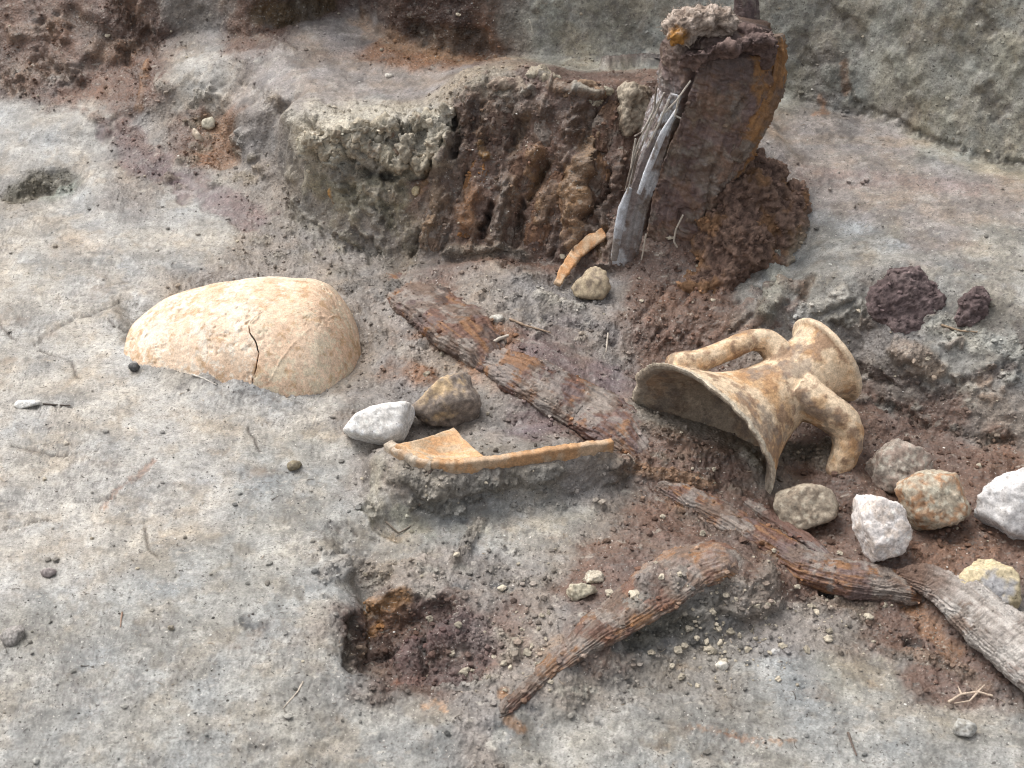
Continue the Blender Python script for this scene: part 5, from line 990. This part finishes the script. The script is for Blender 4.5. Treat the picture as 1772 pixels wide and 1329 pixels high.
twig('forked pale rootlet by the bark slab at lower right', [(1640, 1222), (1662, 1208), (1690, 1204), (1716, 1211)], 2.6, (.50, .40, .31), .006, [[(1662, 1208), (1656, 1195)], [(1690, 1204), (1702, 1192)], [(1690, 1205), (1676, 1220), (1650, 1224)]])
twig('thin white rootlet under the broken jar edge', [(332, 650), (350, 656), (375, 668)], 1.7, (.60, .56, .50))
twig('curled pale rootlet below the amphora shoulder', [(1086, 792), (1096, 802), (1099, 815)], 2.0, (.44, .36, .29), .006)
twig('fine pale rootlet standing right of the mound', [(1052, 585), (1050, 602), (1048, 618)], 1.7, (.50, .44, .37), .008)
twig('curved pale rootlet left of the peat pit', [(525, 1182), (515, 1200), (490, 1228)], 1.7, (.52, .45, .37))
twig('small dark twig on the clay at far lower left', [(212, 1062), (210, 1075), (209, 1087)], 1.9, (.28, .19, .14))
twig('dark straight twig in the clay at the bottom right', [(1467, 1270), (1474, 1290), (1482, 1310)], 2.4, (.12, .09, .075))
twig('brown rootlet crossing the scarp below the small clod', [(1628, 568), (1660, 578), (1690, 580)], 2.0, (.34, .25, .17), .005)
twig('black sliver of charcoal beside the white shell', [(75, 700), (100, 702), (122, 703)], 1.8, DT, .001)
twig('fine pale root dangling from the pit wall behind the peat bank', [(916, 40), (920, 52), (923, 66)], 2.2, (.50, .47, .40), .006)
twig('dark rootlet in the clay under the mud plinth', [(668, 905), (690, 925), (712, 912)], 1.8, (.16, .13, .10))
# ------------------------------------------------------------------ crumbs, grit and chopped rootlets: nobody could count them
tv = ter.reshape(NA, NR, 3)
inner_ok = np.zeros((NA, NR), bool); inner_ok[50:-50, :] = True
def scatter(name, label, n, weight, rmin, rmax, seed, colf, sink=.3, flat=.7, sub=1, extra=()):
    r = np.random.default_rng(seed); w = np.where(inner_ok.ravel(), weight, 0) * (~far); 
    area = np.hypot(base[:, 0], base[:, 1]) ** .5; w = w * area; idx = r.choice(len(ter), n, p=w / w.sum())
    d, f = ICO[sub]; nvv = len(d); size = rmin * (rmax / rmin) ** (r.random(n) ** 2.2)
    Vv = np.empty((n, nvv, 3), np.float32)
    shp = 1 + .38 * r.normal(size=(n, nvv)).clip(-1.3, 1.3) * .6
    q = d[None] * shp[..., None] * size[:, None, None] * r.uniform(.65, 1.25, (n, 1, 3))
    a = r.uniform(0, 6.283, n); ca, sa = np.cos(a)[:, None], np.sin(a)[:, None]
    x = q[..., 0] * ca - q[..., 1] * sa; y = q[..., 0] * sa + q[..., 1] * ca
    bp = ter[idx] + tn[idx] * (size * (flat - sink))[:, None]; c = np.clip(colf(idx, r), .01, .78); k0 = n
    for ev, ec, en in extra:             # the last ones settle on timber and clods
        up_ = np.where(ev[:, 2] > zat(ev[:, 0], ev[:, 1]) + .002)[0]
        if not len(up_): continue
        j = r.choice(up_, en); sl = slice(k0 - en, k0); k0 -= en; bp[sl] = ev[j] + np.array([0, -.0006, .0006]); c[sl] = np.clip(ec[j] * r.uniform(.8, 1.6, (en, 1)), .01, .7)
    Vv = np.stack([x, y, q[..., 2] * flat], -1) + bp[:, None]
    F = (f[None] + (np.arange(n) * nvv)[:, None, None]).reshape(-1, 3)
    C = np.repeat(c, nvv, 0)
    return tag(link(name, make_mesh(name, Vv.reshape(-1, 3), F, cols=C, smooth=False), M_PEAT), label, name.split('_')[-1], kind='stuff')
soilw = np.clip(tamp - .12, 0, 1.4) + .03
scatter('soil_crumbs', 'brown and grey soil crumbs strewn over the loose earth', 20000, soilw * (1 - .6 * bankm), .0007, .0042, 5, lambda i, r: tcol[i] * r.uniform(.65, 1.45, (len(i), 1)), extra=SURF)
py_ = base[:, 1]
grav = .7 * np.exp(-((base[:, 0] - P(905, 1120, -.01)[0]) ** 2 + (base[:, 1] - P(905, 1120, -.01)[1]) ** 2) / .04 ** 2) + 1.2 * np.exp(-((base[:, 0] - P(1250, 1120, -.04)[0]) ** 2 + (base[:, 1] - P(1250, 1120, -.04)[1]) ** 2) / .045 ** 2) + .04 * soilw + .5 * np.exp(-((base[:, 0] - P(1420, 1010, -.03)[0]) ** 2 + (base[:, 1] - P(1420, 1010, -.03)[1]) ** 2) / .06 ** 2)
scatter('fine_gravel', 'pale grit and small gravel around the peat pit and branch', 800, grav, .0010, .0050, 6, lambda i, r: np.array((.42, .37, .29)) * r.uniform(.6, 1.3, (len(i), 1)), sub=2)
scatter('charcoal_grit', 'black specks of charcoal pressed into the pale clay', 5500, np.clip(.5 - tamp, .02, 1), .0004, .0017, 8, lambda i, r: np.array((.075, .068, .062)) * r.uniform(.6, 2.4, (len(i), 1)), sink=.5, flat=.5)
scatter('shell_grit', 'tiny white flecks of crushed shell over the ground', 700, np.full(len(ter), 1.0), .0005, .0022, 9, lambda i, r: np.array((.68, .66, .61)) * r.uniform(.75, 1.1, (len(i), 1)), sink=.4, flat=.5)
def rootlets(n, seed, weight, lmin, lmax, colf, name, label, surf=None, lift=.06):
    r = np.random.default_rng(seed); K = 6
    if surf is None: w = np.where(inner_ok.ravel(), weight, 0) * (~far); idx = r.choice(len(ter), n, p=w / w.sum()); ter_, tn_ = ter, tn
    else: ter_, tn_ = surf; idx = r.choice(len(ter_), n)
    a = r.uniform(0, 6.283, n); bend = r.normal(0, .5, n); ln = lmin * (lmax / lmin) ** r.random(n); rad = r.uniform(.00025, .0006, n)
    V = np.empty((n, K, 3, 3), np.float32); p = ter_[idx] + tn_[idx] * .0008
    for k in range(K):
        aa = a + bend * k * .4; tt = np.stack([np.cos(aa), np.sin(aa), np.zeros(n)], -1); tt -= tn_[idx] * np.einsum('ij,ij->i', tt, tn_[idx])[:, None]; tt += tn_[idx] * lift * 4 * (lift > .1)
        sd_ = np.cross(tt, tn_[idx])
        for j, (u1, u2) in enumerate(((1, 0), (-.5, .87), (-.5, -.87))): V[:, k, j] = p + (sd_ * u1 + tn_[idx] * u2) * rad[:, None] * (1 - .1 * k)
        p = p + tt * (ln / K)[:, None] + tn_[idx] * (r.normal(0, lift, n) * ln / K)[:, None]
    one = np.array([[k * 3 + j, k * 3 + (j + 1) % 3, k * 3 + 3 + (j + 1) % 3, k * 3 + 3 + j] for k in range(K - 1) for j in range(3)])
    F = (one[None] + (np.arange(n) * K * 3)[:, None, None]).reshape(-1, 4); C = np.repeat(np.clip(colf(idx, r), .01, .7), K * 3, 0)
    tag(link(name, make_mesh(name, V.reshape(-1, 3), F, cols=C), M_TWIG), label, 'rootlets', kind='stuff')
rootlets(2200, 12, np.clip(tamp, .3, .8), .003, .013, lambda i, r: np.where(r.random((len(i), 1)) < .72, np.array([[.10, .08, .065]]), np.array([[.36, .29, .22]])) * r.uniform(.7, 1.3, (len(i), 1)), 'chopped_rootlets', 'fine chopped rootlets scattered over soil and clay')
rootlets(420, 13, None, .004, .013, lambda i, r: np.array([[.30, .24, .19]]) * r.uniform(.4, 1.5, (len(i), 1)), 'clod_fibres', 'matted root fibres of the shaggy clod on the stump', surf=(CAPV[0], CAPV[1]), lift=.12)
